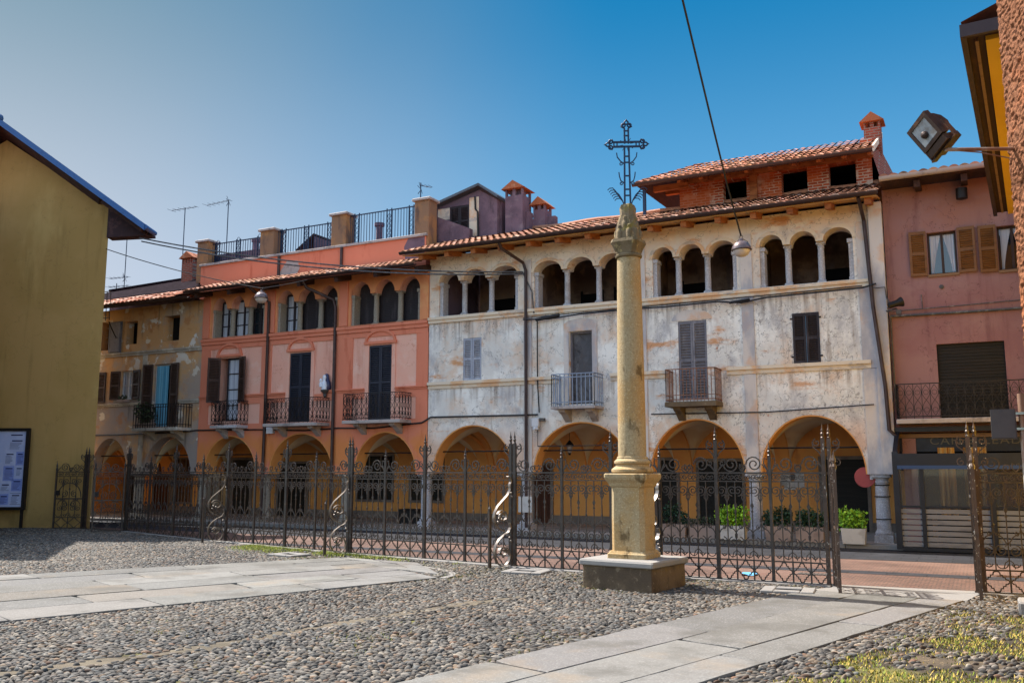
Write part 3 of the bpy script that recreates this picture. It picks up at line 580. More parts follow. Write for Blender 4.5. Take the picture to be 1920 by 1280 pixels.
# ground arcade
arcade(W, [(a, b) for a, b, z in wa], 1.62, 2.98, 26.0, WX0, WX1-.1, (-14.28, -11.06, -7.72, -4.9, -2.06), 'granite', .155,
       [('door', -12.55, -12.0, .1, 1.85, 'brown_door'), ('door', -8.55, -7.95, .1, 2.0, 'dark_door'), ('door', -7.28, -6.05, .1, 1.96, 'dark_door'), ('door', -3.88, -2.75, .1, 2.0, 'dark_door')])
for zb in (.62, 1.12, 1.38):
    m = MB(); m.tube([(-2.06+.165*math.cos(a*PI/8), FY+.2+.165*math.sin(a*PI/8), zb) for a in range(16)], .012, 5, closed=True); m.build('column_strap', 'cable', W)
# windows and shutters
x0, x1, z0, z1 = wins[0]; shut_pair(W, x0, x1, z0, z1, FY+.03, 'shutter_pale')
m = MB(); n = 30; vv = []; ff = []
x0, x1, z0, z1 = wins[1]
for j in range(n+1):
    for i in range(9):
        vv.append((x0+(x1-x0)*i/8, FY+.16+.018*math.sin(i*.9+j*.35)+.012*math.sin(j*.8-i*1.7), z0+(z1-z0)*j/n))
for j in range(n):
    for i in range(8): k = j*9+i; ff.append((k, k+1, k+10, k+9))
m.add(vv, ff); m.build('hanging_sheet', 'sheet', W, smooth='all')
m = MB(); m.box(x0, x0+.05, FY+.1, FY+.15, z0, z1); m.box(x1-.05, x1, FY+.1, FY+.15, z0, z1); m.box(x0+.05, x1-.05, FY+.1, FY+.15, z1-.05, z1); m.build('door_frame', 'shutter_grey', W)
x0, x1, z0, z1 = wins[2]; shut_pair(W, x0, x1, z0, z1, FY+.03, 'shutter_grey', sp=.07)
x0, x1, z0, z1 = wins[3]; shut_pair(W, x0, x1, z0, z1, FY-.0, 'shutter_black', sp=.05)
balcony(W, -9.93, -8.73, 3.36, 4.2, .6, 'bars', 'grey_rail', 'coping', .07)
balcony(W, -6.83, -5.6, 3.37, 4.17, .6, 'mixed', 'rust', 'base_stone', .12)
# eaves: rafters, boarding, gutter, roof
m = MB(); v = [(WX0-.4, 21.35, 7.83), (WX1-.02, 21.35, 7.83), (WX1-.02, FY+.3, 8.06), (WX0-.4, FY+.3, 8.06)]
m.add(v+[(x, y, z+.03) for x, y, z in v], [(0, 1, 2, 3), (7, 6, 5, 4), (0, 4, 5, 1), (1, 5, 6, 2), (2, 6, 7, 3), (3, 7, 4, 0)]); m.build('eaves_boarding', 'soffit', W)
x = WX0+.15
while x < WX1-.1:
    m = MB(); m.bar((x, 21.45, 7.77), (x, FY+.2, 7.97), .14, .15); m.build('rafter', 'wood_rafter', W); x += .86
gutter(W, WX0-.45, WX1+.02, 21.28, 7.93)
rw = tile_roof(W, (WX0-.45, 21.3, 7.92), (1, 0, 0), (0, 3.4, 1.18), WX1+.05-WX0+.4, 3.62, light=.6)
m = MB(); m.add([(WX0-.4, 24.65, 9.05), (WX1, 24.65, 9.05), (WX1, 30, 7.5), (WX0-.4, 30, 7.5)], [(0, 1, 2, 3)]); m.build('roof_back', 'tile', W, col=[(*lin('#a4603f')[:3], 1)]*4)
m = MB()
x = WX0-.4
while x < WX1: m.tube([(x, 24.62, 9.1+.02*math.sin(x*3)), (x+.4, 24.62, 9.1+.02*math.sin(x*3+1))], .09, 8); x += .4
m.build('roof_ridge', 'tile', rw, col=[(*lin('#a8765c')[:3], 1)]*len(m.v))
pipe(W, [(-11.35, 21.3, 7.86), (-11.33, 21.4, 7.72), (-11.0, FY-.12, 7.42), (-10.93, FY-.1, 7.2), (-10.93, FY-.1, 1.2), (-10.93, FY-.1, .2)])
pipe(W, [(-2.12, 21.35, 7.86), (-2.1, FY-.1, 7.5), (-1.99, FY-.2, 5.4), (-1.83, FY-.2, 3.6), (-1.8, FY-.2, 2.6), (-1.66, FY-.2, 2.45), (-1.66, FY-.2, .2)])
# unfinished brick attic with its own tiled roof
m = MB(); AY = 24.5
m.wall([(-7.2, 8.7), (-2.05, 8.7), (-2.05, 9.95), (-7.2, 9.95)], [rect(-5.95, -5.3, 8.9, 9.73), rect(-4.36, -3.68, 8.9, 9.76), rect(-3.13, -2.45, 8.9, 9.76)], AY, AY+.3)
m.box(-7.2, -6.9, AY+.301, 27.5, 8.3, 9.94); m.box(-2.35, -2.05, AY+.301, 27.5, 8.3, 10.4); at = m.build('attic', 'brick', W)
m = MB(); m.box(-6.89, -2.36, 26.0, 26.1, 8.7, 9.9); m.box(-6.89, -2.36, AY+.302, 25.99, 8.66, 8.72); m.box(-6.89, -2.36, AY+.302, 25.99, 9.8, 9.9); m.build('attic_room', 'dark', at)
m = MB(); m.box(-7.9, -6.9, AY-.25, AY-.11, 9.62, 9.78); m.box(-7.2, -2.0, AY-.06, AY-.002, 9.77, 9.93); m.box(-7.9, -7.2, AY+.9, AY+1.05, 9.85, 10.0)
x = -7.0
while x < -2: m.bar((x, AY-.75, 9.68), (x, AY-.01, 9.9), .1, .13); x += .62
m.box(-5.2, -5.0, AY-.1, AY-.002, 8.75, 9.77); m.box(-5.97, -5.3, AY-.09, AY-.061, 9.74, 9.82); m.build('attic_beam', 'wood_rafter', at)
m = MB(); m.box(-8.02, -7.94, AY-.85, AY-.77, 8.2, 9.5); m.build('attic_post', 'blue_iron', at)
m = MB(); v = [(-8.15, 23.55, 9.62), (-1.95, 23.55, 9.62), (-1.95, 26.5, 10.93), (-8.15, 26.5, 10.93)]; v[3] = (-7.0, 26.5, 10.93)
m.add(v, [(0, 1, 2, 3)]); m.add([(-8.15, 23.55, 9.62), (-7.0, 26.5, 10.93), (-8.15, 29, 9.8)], [(0, 1, 2)]); m.build('attic_soffit', 'wood_dark', at)
ar = tile_roof(at, (-8.2, 23.5, 9.68), (1, 0, 0), (0, 3, 1.33), 6.3, 3.35, name='attic_roof', base='#a86c4c')
# trim the roof's left end back to the hip line
me = ar.data; o0 = ORG[at]
for vt in me.vertices:
    x, y, z = vt.co.x+o0.x, vt.co.y+o0.y, vt.co.z+o0.z; lim = -8.2+max(0, (y-23.6))*.45
    if x < lim: vt.co.x = lim-o0.x
gutter(at, -8.25, -1.93, 23.45, 9.66)
m = MB()
v = [(-1.95, 23.5, 9.6), (-1.9, 23.5, 9.6), (-1.9, 26.5, 10.95), (-1.95, 26.5, 10.95)]
m.add(v+[(x, y, z+.16) for x, y, z in v], [(0, 1, 2, 3), (7, 6, 5, 4), (0, 4, 5, 1), (1, 5, 6, 2), (2, 6, 7, 3), (3, 7, 4, 0)]); m.build('attic_verge', 'white_trim', at)
m = MB(); m.add([(-2.05, AY, 8.7), (-2.05, 29.3, 8.4), (-2.05, 26.5, 10.9), (-2.05, AY, 9.9)], [(0, 1, 2, 3)]); m.add([(-1.75, 24.2, 8.7), (-1.2, 26.3, 8.6), (-1.9, 25.4, 10.3), (-2.04, 24.5, 9.9)], [(0, 1, 2, 3)]); m.build('attic_gable', 'brick_red', at)
chimney(at, -2.27, -1.85, 25.2, 25.65, 9.9, 10.85, 'brick_red')
# ------------------------------------------------------------------ the orange arcaded house
O = root('orange_house', (-18.6, FY, 0), 'salmon and orange arcaded house with a roof terrace behind iron railings', 'house')
OX0, OX1 = -23.15, -14.15
oa = [(-22.86, -20.58, 2.83), (-20.05, -17.52, 2.86), (-16.74, -14.5, 2.84)]
og = [(-22.74, -20.46, (-22.02, -21.23)), (-19.92, -17.5, (-19.15, -18.3)), (-16.98, -14.46, (-16.17, -15.28))]
holes = [group_hole(a, b, c, 6.08, 7.05, 7.40, .17, True) for a, b, c in og]
ow = [(-22.35, -21.42, 3.3, 5.38), (-19.32, -18.46, 3.2, 5.38), (-16.25, -15.42, 3.2, 5.43)]
holes += [rect(*w) for w in ow]
m = MB(); zt = 7.72
L = arch_outline(OX0, OX1, zt, 1.6, oa); m.wall(L, holes, FY, FY+.45); m.build('wall', 'salmon', O)
m = MB()                         # loggia storey skin in ochre, 12 mm proud of the wall
m.wall([(OX0, 6.09), (OX1, 6.09), (OX1, zt), (OX0, zt)], [[(x, max(z, 6.10)) for x, z in h] for h in holes[:3]], FY-.012, FY-.001); m.build('loggia_storey', 'loggia_orange', O)
m = MB()                         # deeper orange frame: bands, pilasters, arch storey
fr = [(x, z) for x, z in arch_outline(OX0, OX1, 2.98, 1.6, oa)]; m.wall(fr, [], FY-.02, FY-.001)
for a, b in ((OX0, -22.75), (-20.5, -20.08), (-17.5, -16.86), (-14.55, OX1)): m.box(a, b, FY-.026, FY-.001, 2.981, 5.84)
m.box(OX0, OX1, FY-.03, FY-.0012, 5.70, 5.85)
for a, b in ((-22.75, -22.4), (-21.3, -20.5), (-20.08, -19.45), (-18.3, -17.5), (-16.86, -16.38), (-15.3, -14.55)): m.box(a, b, FY-.024, FY-.001, 3.84, 4.05); m.box(a, b, FY-.022, FY-.001, 2.982, 3.2)
m.build('orange_frame', 'orange', O)
for a, b in ((-17.4, -17.08), (-20.4, -20.0), (OX0, -22.85), (-14.36, OX1)):
    m = MB(); m.box(a, b, FY-.05, FY-.013, 6.1, 7.5); m.build('pilaster', 'orange' if b < -14.2 else 'loggia_orange', O)
m = MB(); moulding(m, OX0, OX1, 5.86, 6.06, d=.07, d2=.11); m.build('sill_band', 'orange', O)
for a, b in ((OX0, -22.55), (-21.2, -19.45), (-18.0, -16.4), (-15.25, OX1)):
    m = MB(); moulding(m, a, b, 4.06, 4.15, d=.05, d2=.09); m.build('string_course', 'orange', O)
for (a, b, z0, z1), cw in zip(ow, (1.0, .98, 1.05)):
    c = (a+b)/2; zb = z1+.12; A = arc(c, zb, cw/2, 0, 180, 16, .33)
    m = MB(); m.ribbon([(x, FY-.035, z) for x, z in A], (0, .033, 0), .07); m.box(c-cw/2-.06, c+cw/2+.06, FY-.075, FY-.001, zb-.08, zb); m.build('lunette', 'orange', O, smooth=True)
    m = MB(); m.box(a-.13, a-.001, FY-.03, FY-.0005, z0, z1+.04); m.box(b+.001, b+.13, FY-.03, FY-.0005, z0, z1+.04); m.build('door_surround', 'salmon', O)
for a, b, zc in oa:
    m = MB(); A = arc((a+b)/2, 1.6, (b-a)/2-.004, 180, 0, 24, zc-1.604); B = arc((a+b)/2, 1.6, (b-a)/2-.03, 180, 0, 24, zc-1.63); v = []; f = []
    for (x, z), (x2, z2) in zip(A, B): v += [(x, FY-.008, z), (x2, FY-.008, z2), (x2, FY+.46, z2), (x, FY+.46, z)]
    for i in range(24):
        for j in range(4): f.append((i*4+j, i*4+(j+1) % 4, i*4+4+(j+1) % 4, i*4+4+j))
    m.add(v, f); m.build('arch_soffit', 'arcade', O, smooth=True)
for gi, (a, b, c) in enumerate(og):
    for x in c: column(O, x, FY+.2, 6.08, 7.06, .085, 'grey_granite', .1, name='loggia_column', n=14)
    for x in (a+.02, b-.02):
        m = MB(); m.box(x-.075, x+.075, FY+.04, FY+.34, 6.081, 6.95); m.box(x-.1, x+.1, FY+.01, FY+.37, 6.951, 7.045); m.build('loggia_pier', 'grey_granite', O)
    e = [a+.1]+[q for k in c for q in (k, k)]+[b-.1]
    for i in range(0, 6, 2):
        x0, x1 = e[i]+.001, e[i+1]-.001
        if gi == 0 or (gi == 1 and i == 0):
            window(O, x0, x1, 6.09, 7.36, FY+.32, 'shutter_black', 'curtain_white' if i != 4 else None, 2, True, .06)
        else:
            m = MB(); m.box(x0, x1, FY+.34, FY+.37, 6.09, 7.42)
            z = 6.12
            while z < 7.4: m.box(x0+.02, x1-.02, FY+.325, FY+.34, z, z+.035); z += .055
            m.build('roller_blind', 'shutter_black', O)
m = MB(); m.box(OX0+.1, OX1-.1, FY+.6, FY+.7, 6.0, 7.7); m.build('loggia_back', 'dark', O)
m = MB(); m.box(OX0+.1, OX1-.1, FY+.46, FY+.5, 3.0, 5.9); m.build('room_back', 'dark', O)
arcade(O, [(a, b) for a, b, z in oa], 1.6, 2.83, 26.0, OX0, OX1, (-23.05, -20.31, -17.13), 'grey_granite', .16,
       [('win', -19.4, -17.95, .72, 2.2, 'glass'), ('win', -17.2, -15.95, .72, 2.2, 'glass'), ('door', -22.95, -21.65, .1, 1.95, 'dark_door')])
# windows and doors
x0, x1, z0, z1 = ow[0]; window(O, x0+.28, x1-.05, z0, z1, FY+.1, 'shutter_black', 'curtain_white', 3, False, .06)
open_leaf(O, x0+.1, FY-.04, z0+.6, .42, z1-z0-.6, 62, 'shutter_brown', side=-1); open_leaf(O, x1, FY-.04, z0+.6, .42, z1-z0-.6, 22, 'shutter_brown', side=1)
for w in ow[1:]: shut_pair(O, *w, FY+.02, 'shutter_dark', sp=.06)
balcony(O, -22.1, -21.0, 3.14, 3.92, .5, 'scroll', 'black_iron', 'granite', .09)
balcony(O, -19.78, -17.7, 3.14, 3.9, .6, 'scroll', 'black_iron', 'coping', .09)
balcony(O, -16.72, -14.72, 3.16, 3.94, .6, 'scroll', 'black_iron', 'coping', .09)
# pent roof under the terrace
m = MB(); v = [(OX0-.1, 21.45, 7.5), (OX1+.02, 21.45, 7.5), (OX1+.02, FY+.2, 7.74), (OX0-.1, FY+.2, 7.74)]
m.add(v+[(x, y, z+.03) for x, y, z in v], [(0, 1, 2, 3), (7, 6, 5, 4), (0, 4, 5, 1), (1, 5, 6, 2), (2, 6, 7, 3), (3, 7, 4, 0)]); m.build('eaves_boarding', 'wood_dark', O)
x = OX0+.3
while x < OX1:
    m = MB(); m.bar((x, 21.5, 7.43), (x, FY+.1, 7.64), .13, .15); m.build('rafter', 'wood_dark', O); x += 1.45
gutter(O, OX0-.1, OX1+.03, 21.38, 7.6)
tile_roof(O, (OX0-.1, 21.4, 7.6), (1, 0, 0), (0, 1.62, .56), OX1-OX0+.12, 1.7, light=.6)
# terrace parapet, piers, railings
TY = 23.0
m = MB(); m.box(-24.25, -14.8, TY, TY+.25, 7.7, 8.86); m.build('parapet', 'orange', O)
m = MB(); m.bev(-24.3, -14.75, TY-.06, TY+.3, 8.861, 8.94, .01); m.build('coping', 'coping', O)
m = MB(); m.wall([(-15.55, 8.2), (-14.85, 8.2), (-14.85, 8.85), (-15.45, 8.85), (-15.6, 8.6)], [], TY-.008, TY-.001); m.build('bare_patch', 'lilac', O)
m = MB(); m.wall([(-20.55, 8.02), (-19.95, 8.05), (-19.75, 8.35), (-19.85, 8.62), (-20.3, 8.66), (-20.6, 8.3)], [], TY-.008, TY-.001); m.build('bare_patch', 'coping', O)
for x0, x1, z1 in ((-24.5, -23.98, 9.85), (-21.55, -20.95, 9.9), (-18.5, -17.9, 10.05), (-15.25, -14.72, 10.1)):
    m = MB(); m.bev(x0, x1, TY+.02, TY+.5, 8.3, z1-.08, .015); p = m.build('terrace_pier', 'pier', O)
    m = MB(); m.bev(x0-.07, x1+.07, TY-.05, TY+.57, z1-.08, z1, .02); m.build('pier_cap', 'coping', p)
for x0, x1, zt2 in ((-23.98, -21.55, 9.7), (-20.95, -18.5, 9.82), (-17.9, -15.25, 9.95)):
    m = MB(); y = TY+.25
    m.bar((x0, y, zt2), (x1, y, zt2), .04, .03); m.bar((x0, y, 9.02), (x1, y, 9.02), .03, .02)
    n = int((x1-x0)/.11)
    for i in range(n+1): x = x0+(x1-x0)*i/n; m.bar((x, y, 8.94), (x, y, zt2), .016, .016, (1, 0, 0))
    for k in (.1, .9, .58 if x0 > -18 else .5):
        xs = x0+(x1-x0)*k
        for dx in (-.09, .09): m.bar((xs+dx, y, 8.94), (xs+dx, y, zt2+.06), .028, .028, (1, 0, 0))
        for j in range(5): m.tube([(xs+.06*math.cos(a*PI/4), y, 9.12+j*.16+.07*math.sin(a*PI/4)) for a in range(8)], .009, 4, closed=True)
    m.build('terrace_railing', 'blue_iron', O)
m = MB(); m.box(-24.2, -21.6, 23.4, 24.6, 8.6, 9.35); m.build('terrace_shed', 'lilac', O)
for x, z1 in ((-22.75, 9.95), (-17.35, 9.85)):
    m = MB(); m.lathe([(.11, 8.8), (.11, z1-.12), (.17, z1-.1), (.17, z1)], x, 24.1, 12); m.build('flue', 'lilac', O, smooth=True)
m = MB(); m.wall([(-19.9, 8.9), (-18.3, 8.9), (-18.3, 9.05), (-19.95, 9.68)], [], 23.9, 24.9); sh = m.build('stair_hood', 'lilac', O)
m = MB(); v = [(-20.7, 23.85, 9.2), (-19.93, 23.85, 9.7), (-19.93, 24.95, 9.7), (-20.7, 24.95, 9.2)]
m.add(v+[(x, y, z+.07) for x, y, z in v], [(0, 1, 2, 3), (7, 6, 5, 4), (0, 4, 5, 1), (1, 5, 6, 2), (2, 6, 7, 3), (3, 7, 4, 0)]); m.build('hood_roof', 'wood_dark', sh)
m = MB(); m.box(-24.3, -14.8, TY+.26, 30, 7.6, 8.85); m.build('terrace_block', 'lilac', O)
for px, pts in enumerate(([(-20.62, TY-.05, 8.85), (-20.62, TY-.05, 8.12), (-20.62, 22.6, 8.05)], [(-18.0, TY-.05, 8.85), (-18.0, TY-.05, 8.12), (-18.0, 22.6, 8.05)],
    [(-20.45, 21.45, 7.5), (-20.4, 21.7, 7.35), (-20.2, FY-.1, 7.1), (-20.2, FY-.1, 3.2), (-20.22, FY-.1, .2)], [(-18.3, 21.45, 7.5), (-18.25, 21.6, 7.3), (-17.6, FY-.1, 6.95), (-17.5, FY-.1, 6.7), (-17.48, FY-.1, .2)])):
    pipe(O, pts, .05)
# rooftop room and chimneys at the right end of the terrace
m = MB(); YA = 24.0
m.wall([(-15.1, 8.5), (-12.85, 8.5), (-12.85, 10.02), (-13.5, 10.42), (-15.1, 10.0)], [rect(-14.55, -13.85, 9.0, 10.0)], YA, YA+.2)
m.box(-13.5, -12.8, YA+.201, 27, 8.4, 10.0); rr = m.build('rooftop_room', 'lilac', O)
m = MB(); m.box(-15.0, -14.56, YA-.01, YA-.001, 9.6, 9.98); m.build('pale_render', 'white_trim', rr)
m = MB(); m.box(-13.84, -13.5, YA-.01, YA-.001, 8.95, 10.2); m.build('pale_render', 'white_trim', rr)
shut_pair(rr, -14.55, -13.85, 9.0, 10.0, YA+.03, 'shutter_black')
m = MB(); v = [(-15.3, 23.8, 10.0), (-13.42, 23.8, 10.5), (-13.42, 27, 10.5), (-15.3, 27, 10.0)]
m.add(v+[(x, y, z+.08) for x, y, z in v], [(0, 1, 2, 3), (7, 6, 5, 4), (0, 4, 5, 1), (1, 5, 6, 2), (2, 6, 7, 3), (3, 7, 4, 0)])
v = [(-13.42, 23.8, 10.5), (-12.75, 23.8, 10.02), (-12.75, 27, 10.02), (-13.42, 27, 10.5)]
m.add(v+[(x, y, z+.08) for x, y, z in v], [(0, 1, 2, 3), (7, 6, 5, 4), (0, 4, 5, 1), (1, 5, 6, 2), (2, 6, 7, 3), (3, 7, 4, 0)]); m.build('room_roof', 'grey_metal', rr)
m = MB(); m.wall([(-15.1, 8.5), (-13.6, 8.4), (-13.6, 9.1), (-15.1, 9.75)], [], 23.6, 23.8); m.build('stair_wall', 'lilac', O)
m = MB(); m.tube([(-13.62, YA-.04, 10.2), (-13.6, YA-.04, 9.8), (-13.52, YA-.04, 9.7), (-13.5, YA-.04, 8.9)], .03, 6); m.build('downpipe', 'black_iron', rr)
chimney(O, -12.62, -12.02, 24.1, 24.7, 8.6, 10.1, 'lilac'); chimney(O, -11.9, -11.5, 24.6, 25.1, 8.6, 9.7, 'lilac')
m = MB(); m.box(-11.5, -11.25, 24.8, 25.0, 8.6, 9.5); m.box(-12.01, -11.91, 24.3, 24.6, 8.6, 9.6); m.build('chimney_stub', 'lilac', O)

# ------------------------------------------------------------------ the peeling ochre house at the left end
P = root('ochre_house', (-27, FY, 0), 'low house with peeling ochre plaster and a turquoise door curtain behind its balcony', 'house')
PX0, PX1 = -31.0, -23.16
pa = [(-30.9, -28.9, 2.83), (-28.3, -26.5, 2.83), (-25.62, -23.45, 2.84)]
pw = [(-27.0, -26.35, 6.14, 6.97), (-25.03, -24.28, 6.14, 7.02), (-27.05, -26.4, 4.18, 5.2), (-25.42, -24.55, 3.2, 5.35), (-28.35, -27.75, 6.0, 7.05), (-29.0, -28.3, 4.1, 5.2)]
m = MB(); m.wall(arch_outline(PX0, PX1, 7.45, 1.6, pa), [rect(*w) for w in pw], FY, FY+.4); m.build('wall', 'ochre', P)
m = MB(); moulding(m, PX0, PX1, 5.72, 5.86, d=.05, d2=.08); moulding(m, PX0, -25.7, 3.95, 4.05, d=.04, d2=.07); moulding(m, -24.1, PX1, 3.95, 4.08, d=.04, d2=.07); m.box(-25.95, -25.75, FY-.04, FY-.001, 1.6, 5.71); m.build('string_course', 'ochre_trim', P)
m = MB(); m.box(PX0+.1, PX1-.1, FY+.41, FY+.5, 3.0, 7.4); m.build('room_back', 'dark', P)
m = MB(); m.box(PX0-.3, PX0, FY, 26.3, 0, 7.4); m.build('end_wall', 'arcade', P)
window(P, *pw[2], FY+.1, 'white_paint', 'curtain_white', 1); window(P, *pw[3], FY+.12, 'white_paint', None, 0, False)
c = curtain_mesh(P, -25.3, -24.72, 3.2, 5.28, FY+.03, 'curtain_blue', amp=.03); c['label'] = 'turquoise door curtain'
for (a, b, z0, z1), mt in ((pw[2], 'shutter_brown'), (pw[3], 'shutter_brown')):
    open_leaf(P, a, FY-.03, z0, .42, z1-z0, 8, mt, side=-1); open_leaf(P, b, FY-.03, z0, .42, z1-z0, 8, mt, side=1)
m = MB(); leaf(m, Tr((-28.3, FY-.03, 4.1)), .5, 1.1); m.build('shutter', 'shutter_brown', P)
m = MB(); m.box(-27.7, -27.1, FY-.06, FY-.02, 5.85, 7.0); leaf(m, Tr((-27.68, FY-.09, 5.9)), .55, 1.05, False, solid=True); m.build('shutter', 'shutter_grey', P)
pb = balcony(P, -25.58, -23.5, 3.12, 3.9, .6, 'bars', 'black_iron', 'ochre_trim', .1)
arcade(P, [(a, b) for a, b, z in pa], 1.6, 2.83, 26.0, PX0, PX1, (-26.05, -28.6), 'grey_granite', .16,
       [('door', -30.9, -30.3, .1, 2.2, 'dark_door'), ('door', -29.35, -28.5, .1, 2.15, 'brown_door'), ('win', -28.3, -27.35, .5, 2.15, 'glass'), ('win', -26.7, -25.4, .3, 2.15, 'glass'), ('door', -25.2, -24.3, .1, 2.1, 'dark_door')])
m = MB(); v = [(PX0, 21.45, 7.36), (PX1+.1, 21.45, 7.36), (PX1+.1, FY+.2, 7.6), (PX0, FY+.2, 7.6)]
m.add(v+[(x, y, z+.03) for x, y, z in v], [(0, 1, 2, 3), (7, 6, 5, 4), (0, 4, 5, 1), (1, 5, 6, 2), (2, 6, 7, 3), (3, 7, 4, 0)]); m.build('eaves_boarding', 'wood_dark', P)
gutter(P, PX0, PX1+.1, 21.38, 7.44)
pr = tile_roof(P, (PX0, 21.4, 7.45), (1, 0, 0), (0, 3.6, 1.5), PX1-PX0-.9, 1.35, light=1.6, base='#94583f')
m = MB(); v = [(PX0, 22.55, 7.93), (-24.2, 22.55, 7.95), (-24.2, 24.75, 9.02), (PX0, 24.75, 8.85)]; m.add(v+[(x, y, z+.05) for x, y, z in v], [(0, 1, 2, 3), (7, 6, 5, 4), (0, 4, 5, 1), (1, 5, 6, 2), (2, 6, 7, 3), (3, 7, 4, 0)]); m.build('dark_roof', 'dark_roof', P)
m = MB(); m.box(PX0, -24.3, 24.7, 25.0, 7, 8.9); m.build('attic_wall', 'lilac', P)
m = MB(); v = [(PX0, 24.6, 8.85), (-24.6, 24.6, 8.98), (-24.6, 26.5, 9.5), (PX0, 26.5, 9.3)]
m.add(v+[(x, y, z+.1) for x, y, z in v], [(0, 1, 2, 3), (7, 6, 5, 4), (0, 4, 5, 1), (1, 5, 6, 2), (2, 6, 7, 3), (3, 7, 4, 0)]); m.build('upper_roof', 'dark_roof', P)
chimney(P, -26.5, -25.95, 24.2, 24.75, 8.2, 9.45, 'brick_red', slots=4)
# iron cage balcony high on the wall, half behind the yellow house
m = MB()
for z in (7.05, 7.5, 8.0): m.bar((-28.6, 21.6, z), (-27.1, 21.6, z), .025, .025)
for i in range(9): x = -28.6+i*1.5/8; m.bar((x, 21.6, 6.95), (x, 21.6, 8.0), .02, .02, (1, 0, 0))
m.tube([(-27.1, 21.6, 6.9), (-27.15, 21.75, 6.7), (-27.3, 22.1, 6.4)], .02, 5); m.build('window_cage', 'black_iron', P)

# ------------------------------------------------------------------ the pink house and its cafe
K = root('pink_house', (0, FY+.2, 0), 'dusky pink house with brown shutters above a dark cafe front', 'house')
KY = FY+.2
kw = [(-.80, -.2, 6.12, 7.1), (.62, 1.2, 6.08, 7.08), (-.75, .6, 2.85, 4.52)]
m = MB(); m.wall(rect(WX1+.02, 7, 2.55, 8.245), [rect(*w) for w in kw], KY, KY+.4); m.box(4.2, 7, KY+.01, KY+.3, 0, 2.549); m.build('wall', 'pink', K)
for w in kw[:2]:
    o = window(K, *w, KY+.12, 'shutter_brown', None, 0, True, .045); a, b, z0, z1 = w
    for s in (0, 1):
        m = MB(); x0 = a+.06 if s == 0 else b-.06; d = 1 if s == 0 else -1; n = 10; v = []; f = []
        for i in range(n+1):
            z = z0+.05+(z1-z0-.1)*i/n; wd = .05+.17*(i/n)**1.4
            for k in range(4): v.append((x0+d*wd*k/3, KY+.14+.006*(k % 2), z))
        for i in range(n):
            for k in range(3): f.append((i*4+k, i*4+k+1, i*4+k+5, i*4+k+4))
        m.add(v, f); m.build('curtain', 'curtain_white', o)
    m = MB(); m.box(a-.02, b+.02, KY-.04, KY+.1, z0-.06, z0-.001); m.build('sill', 'tan', o)
    open_leaf(K, a-.02, KY-.03, z0-.02, .36, z1-z0+.06, 5, 'shutter_wood', side=-1); open_leaf(K, b+.02, KY-.03, z0-.02, .36, z1-z0+.06, 5, 'shutter_wood', side=1)
m = MB(); m.box(-.75, .6, KY+.1, KY+.14, 2.85, 4.52); z = 2.9
while z < 4.5: m.box(-.74, .59, KY+.085, KY+.1, z, z+.05); z += .07
m.build('roller_blind', 'dark_door', K)
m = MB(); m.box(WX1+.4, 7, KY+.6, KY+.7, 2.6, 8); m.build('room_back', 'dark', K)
balcony(K, -1.6, 3.2, 2.83, 3.6, .55, 'scroll', 'black_iron', 'coping', .1, yw=KY, brk=False)
m = MB(); v = [(WX1+.03, 21.5, 8.16), (7, 21.5, 8.16), (7, KY+.4, 8.3), (WX1+.03, KY+.4, 8.3)]
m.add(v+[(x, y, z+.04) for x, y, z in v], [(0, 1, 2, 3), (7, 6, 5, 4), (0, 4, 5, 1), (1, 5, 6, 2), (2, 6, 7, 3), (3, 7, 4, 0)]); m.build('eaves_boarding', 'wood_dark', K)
for x in (-.9, .05, 1.0):
    m = MB(); m.bar((x, 21.6, 8.07), (x, KY, 8.18), .13, .16); m.build('rafter', 'wood_dark', K)
gutter(K, WX1+.06, 7, 21.42, 8.26, .09, 'coping'); tile_roof(K, (WX1+.05, 21.45, 8.27), (1, 0, 0), (0, 3.6, .55), 8.6, 3.7)
m = MB(); m.lathe([(.05, 7.72), (.12, 7.74), (.12, 7.98), (.04, 8.0)], -.02, KY-.25, 12); m.tube([(-.02, KY-.25, 7.9), (-.02, KY, 7.95)], .03, 6); m.build('wall_lamp', 'black_iron', K, smooth=True)
m = MB(); m.lathe([(.045, -.03), (.045, .0)], 0, 0, 14); 
m = MB(Tr((-.56, KY-.005, 5.82)) @ Matrix.Rotation(R(90), 4, 'X')); m.lathe([(.045, -.004), (.05, .012), (.02, .02)], 0, 0, 14); m.build('vent', 'greybox', K)
# cafe veranda
V = root('cafe_veranda', (0, 21.2, 0), 'dark-framed cafe veranda with grey louvred panels and lettering over the glass', 'veranda')
VY = 21.2
m = MB(); m.box(-1.72, -1.6, VY, VY+.12, .05, 2.1); m.box(1.9, 2.02, VY, VY+.12, .05, 2.1); m.box(.08, .2, VY, VY+.12, .05, 1.72)
m.box(-1.6, 1.9, VY-.03, VY+.12, 1.80, 2.06); m.box(-1.6, 1.9, VY, VY+.12, .03, .1); m.box(-1.73, 2.03, KY-.25, KY-.05, 2.56, 2.66)
for x in (-1.66, 1.96): m.bar((x, VY+.06, 2.06), (x, KY-.1, 2.6), .09, .09)
m.box(-1.2, -1.12, VY+.01, VY+.11, .1, 1.79); m.box(-1.6, .08, VY+.02, VY+.1, .92, .97); m.box(.2, 1.9, VY+.02, VY+.1, .92, .97)
m.build('frame', 'cafe_frame', V)
m = MB(); m.box(-1.62, 1.92, VY-.045, VY-.031, 1.735, 1.81); m.build('trim', 'cafe_blue', V)
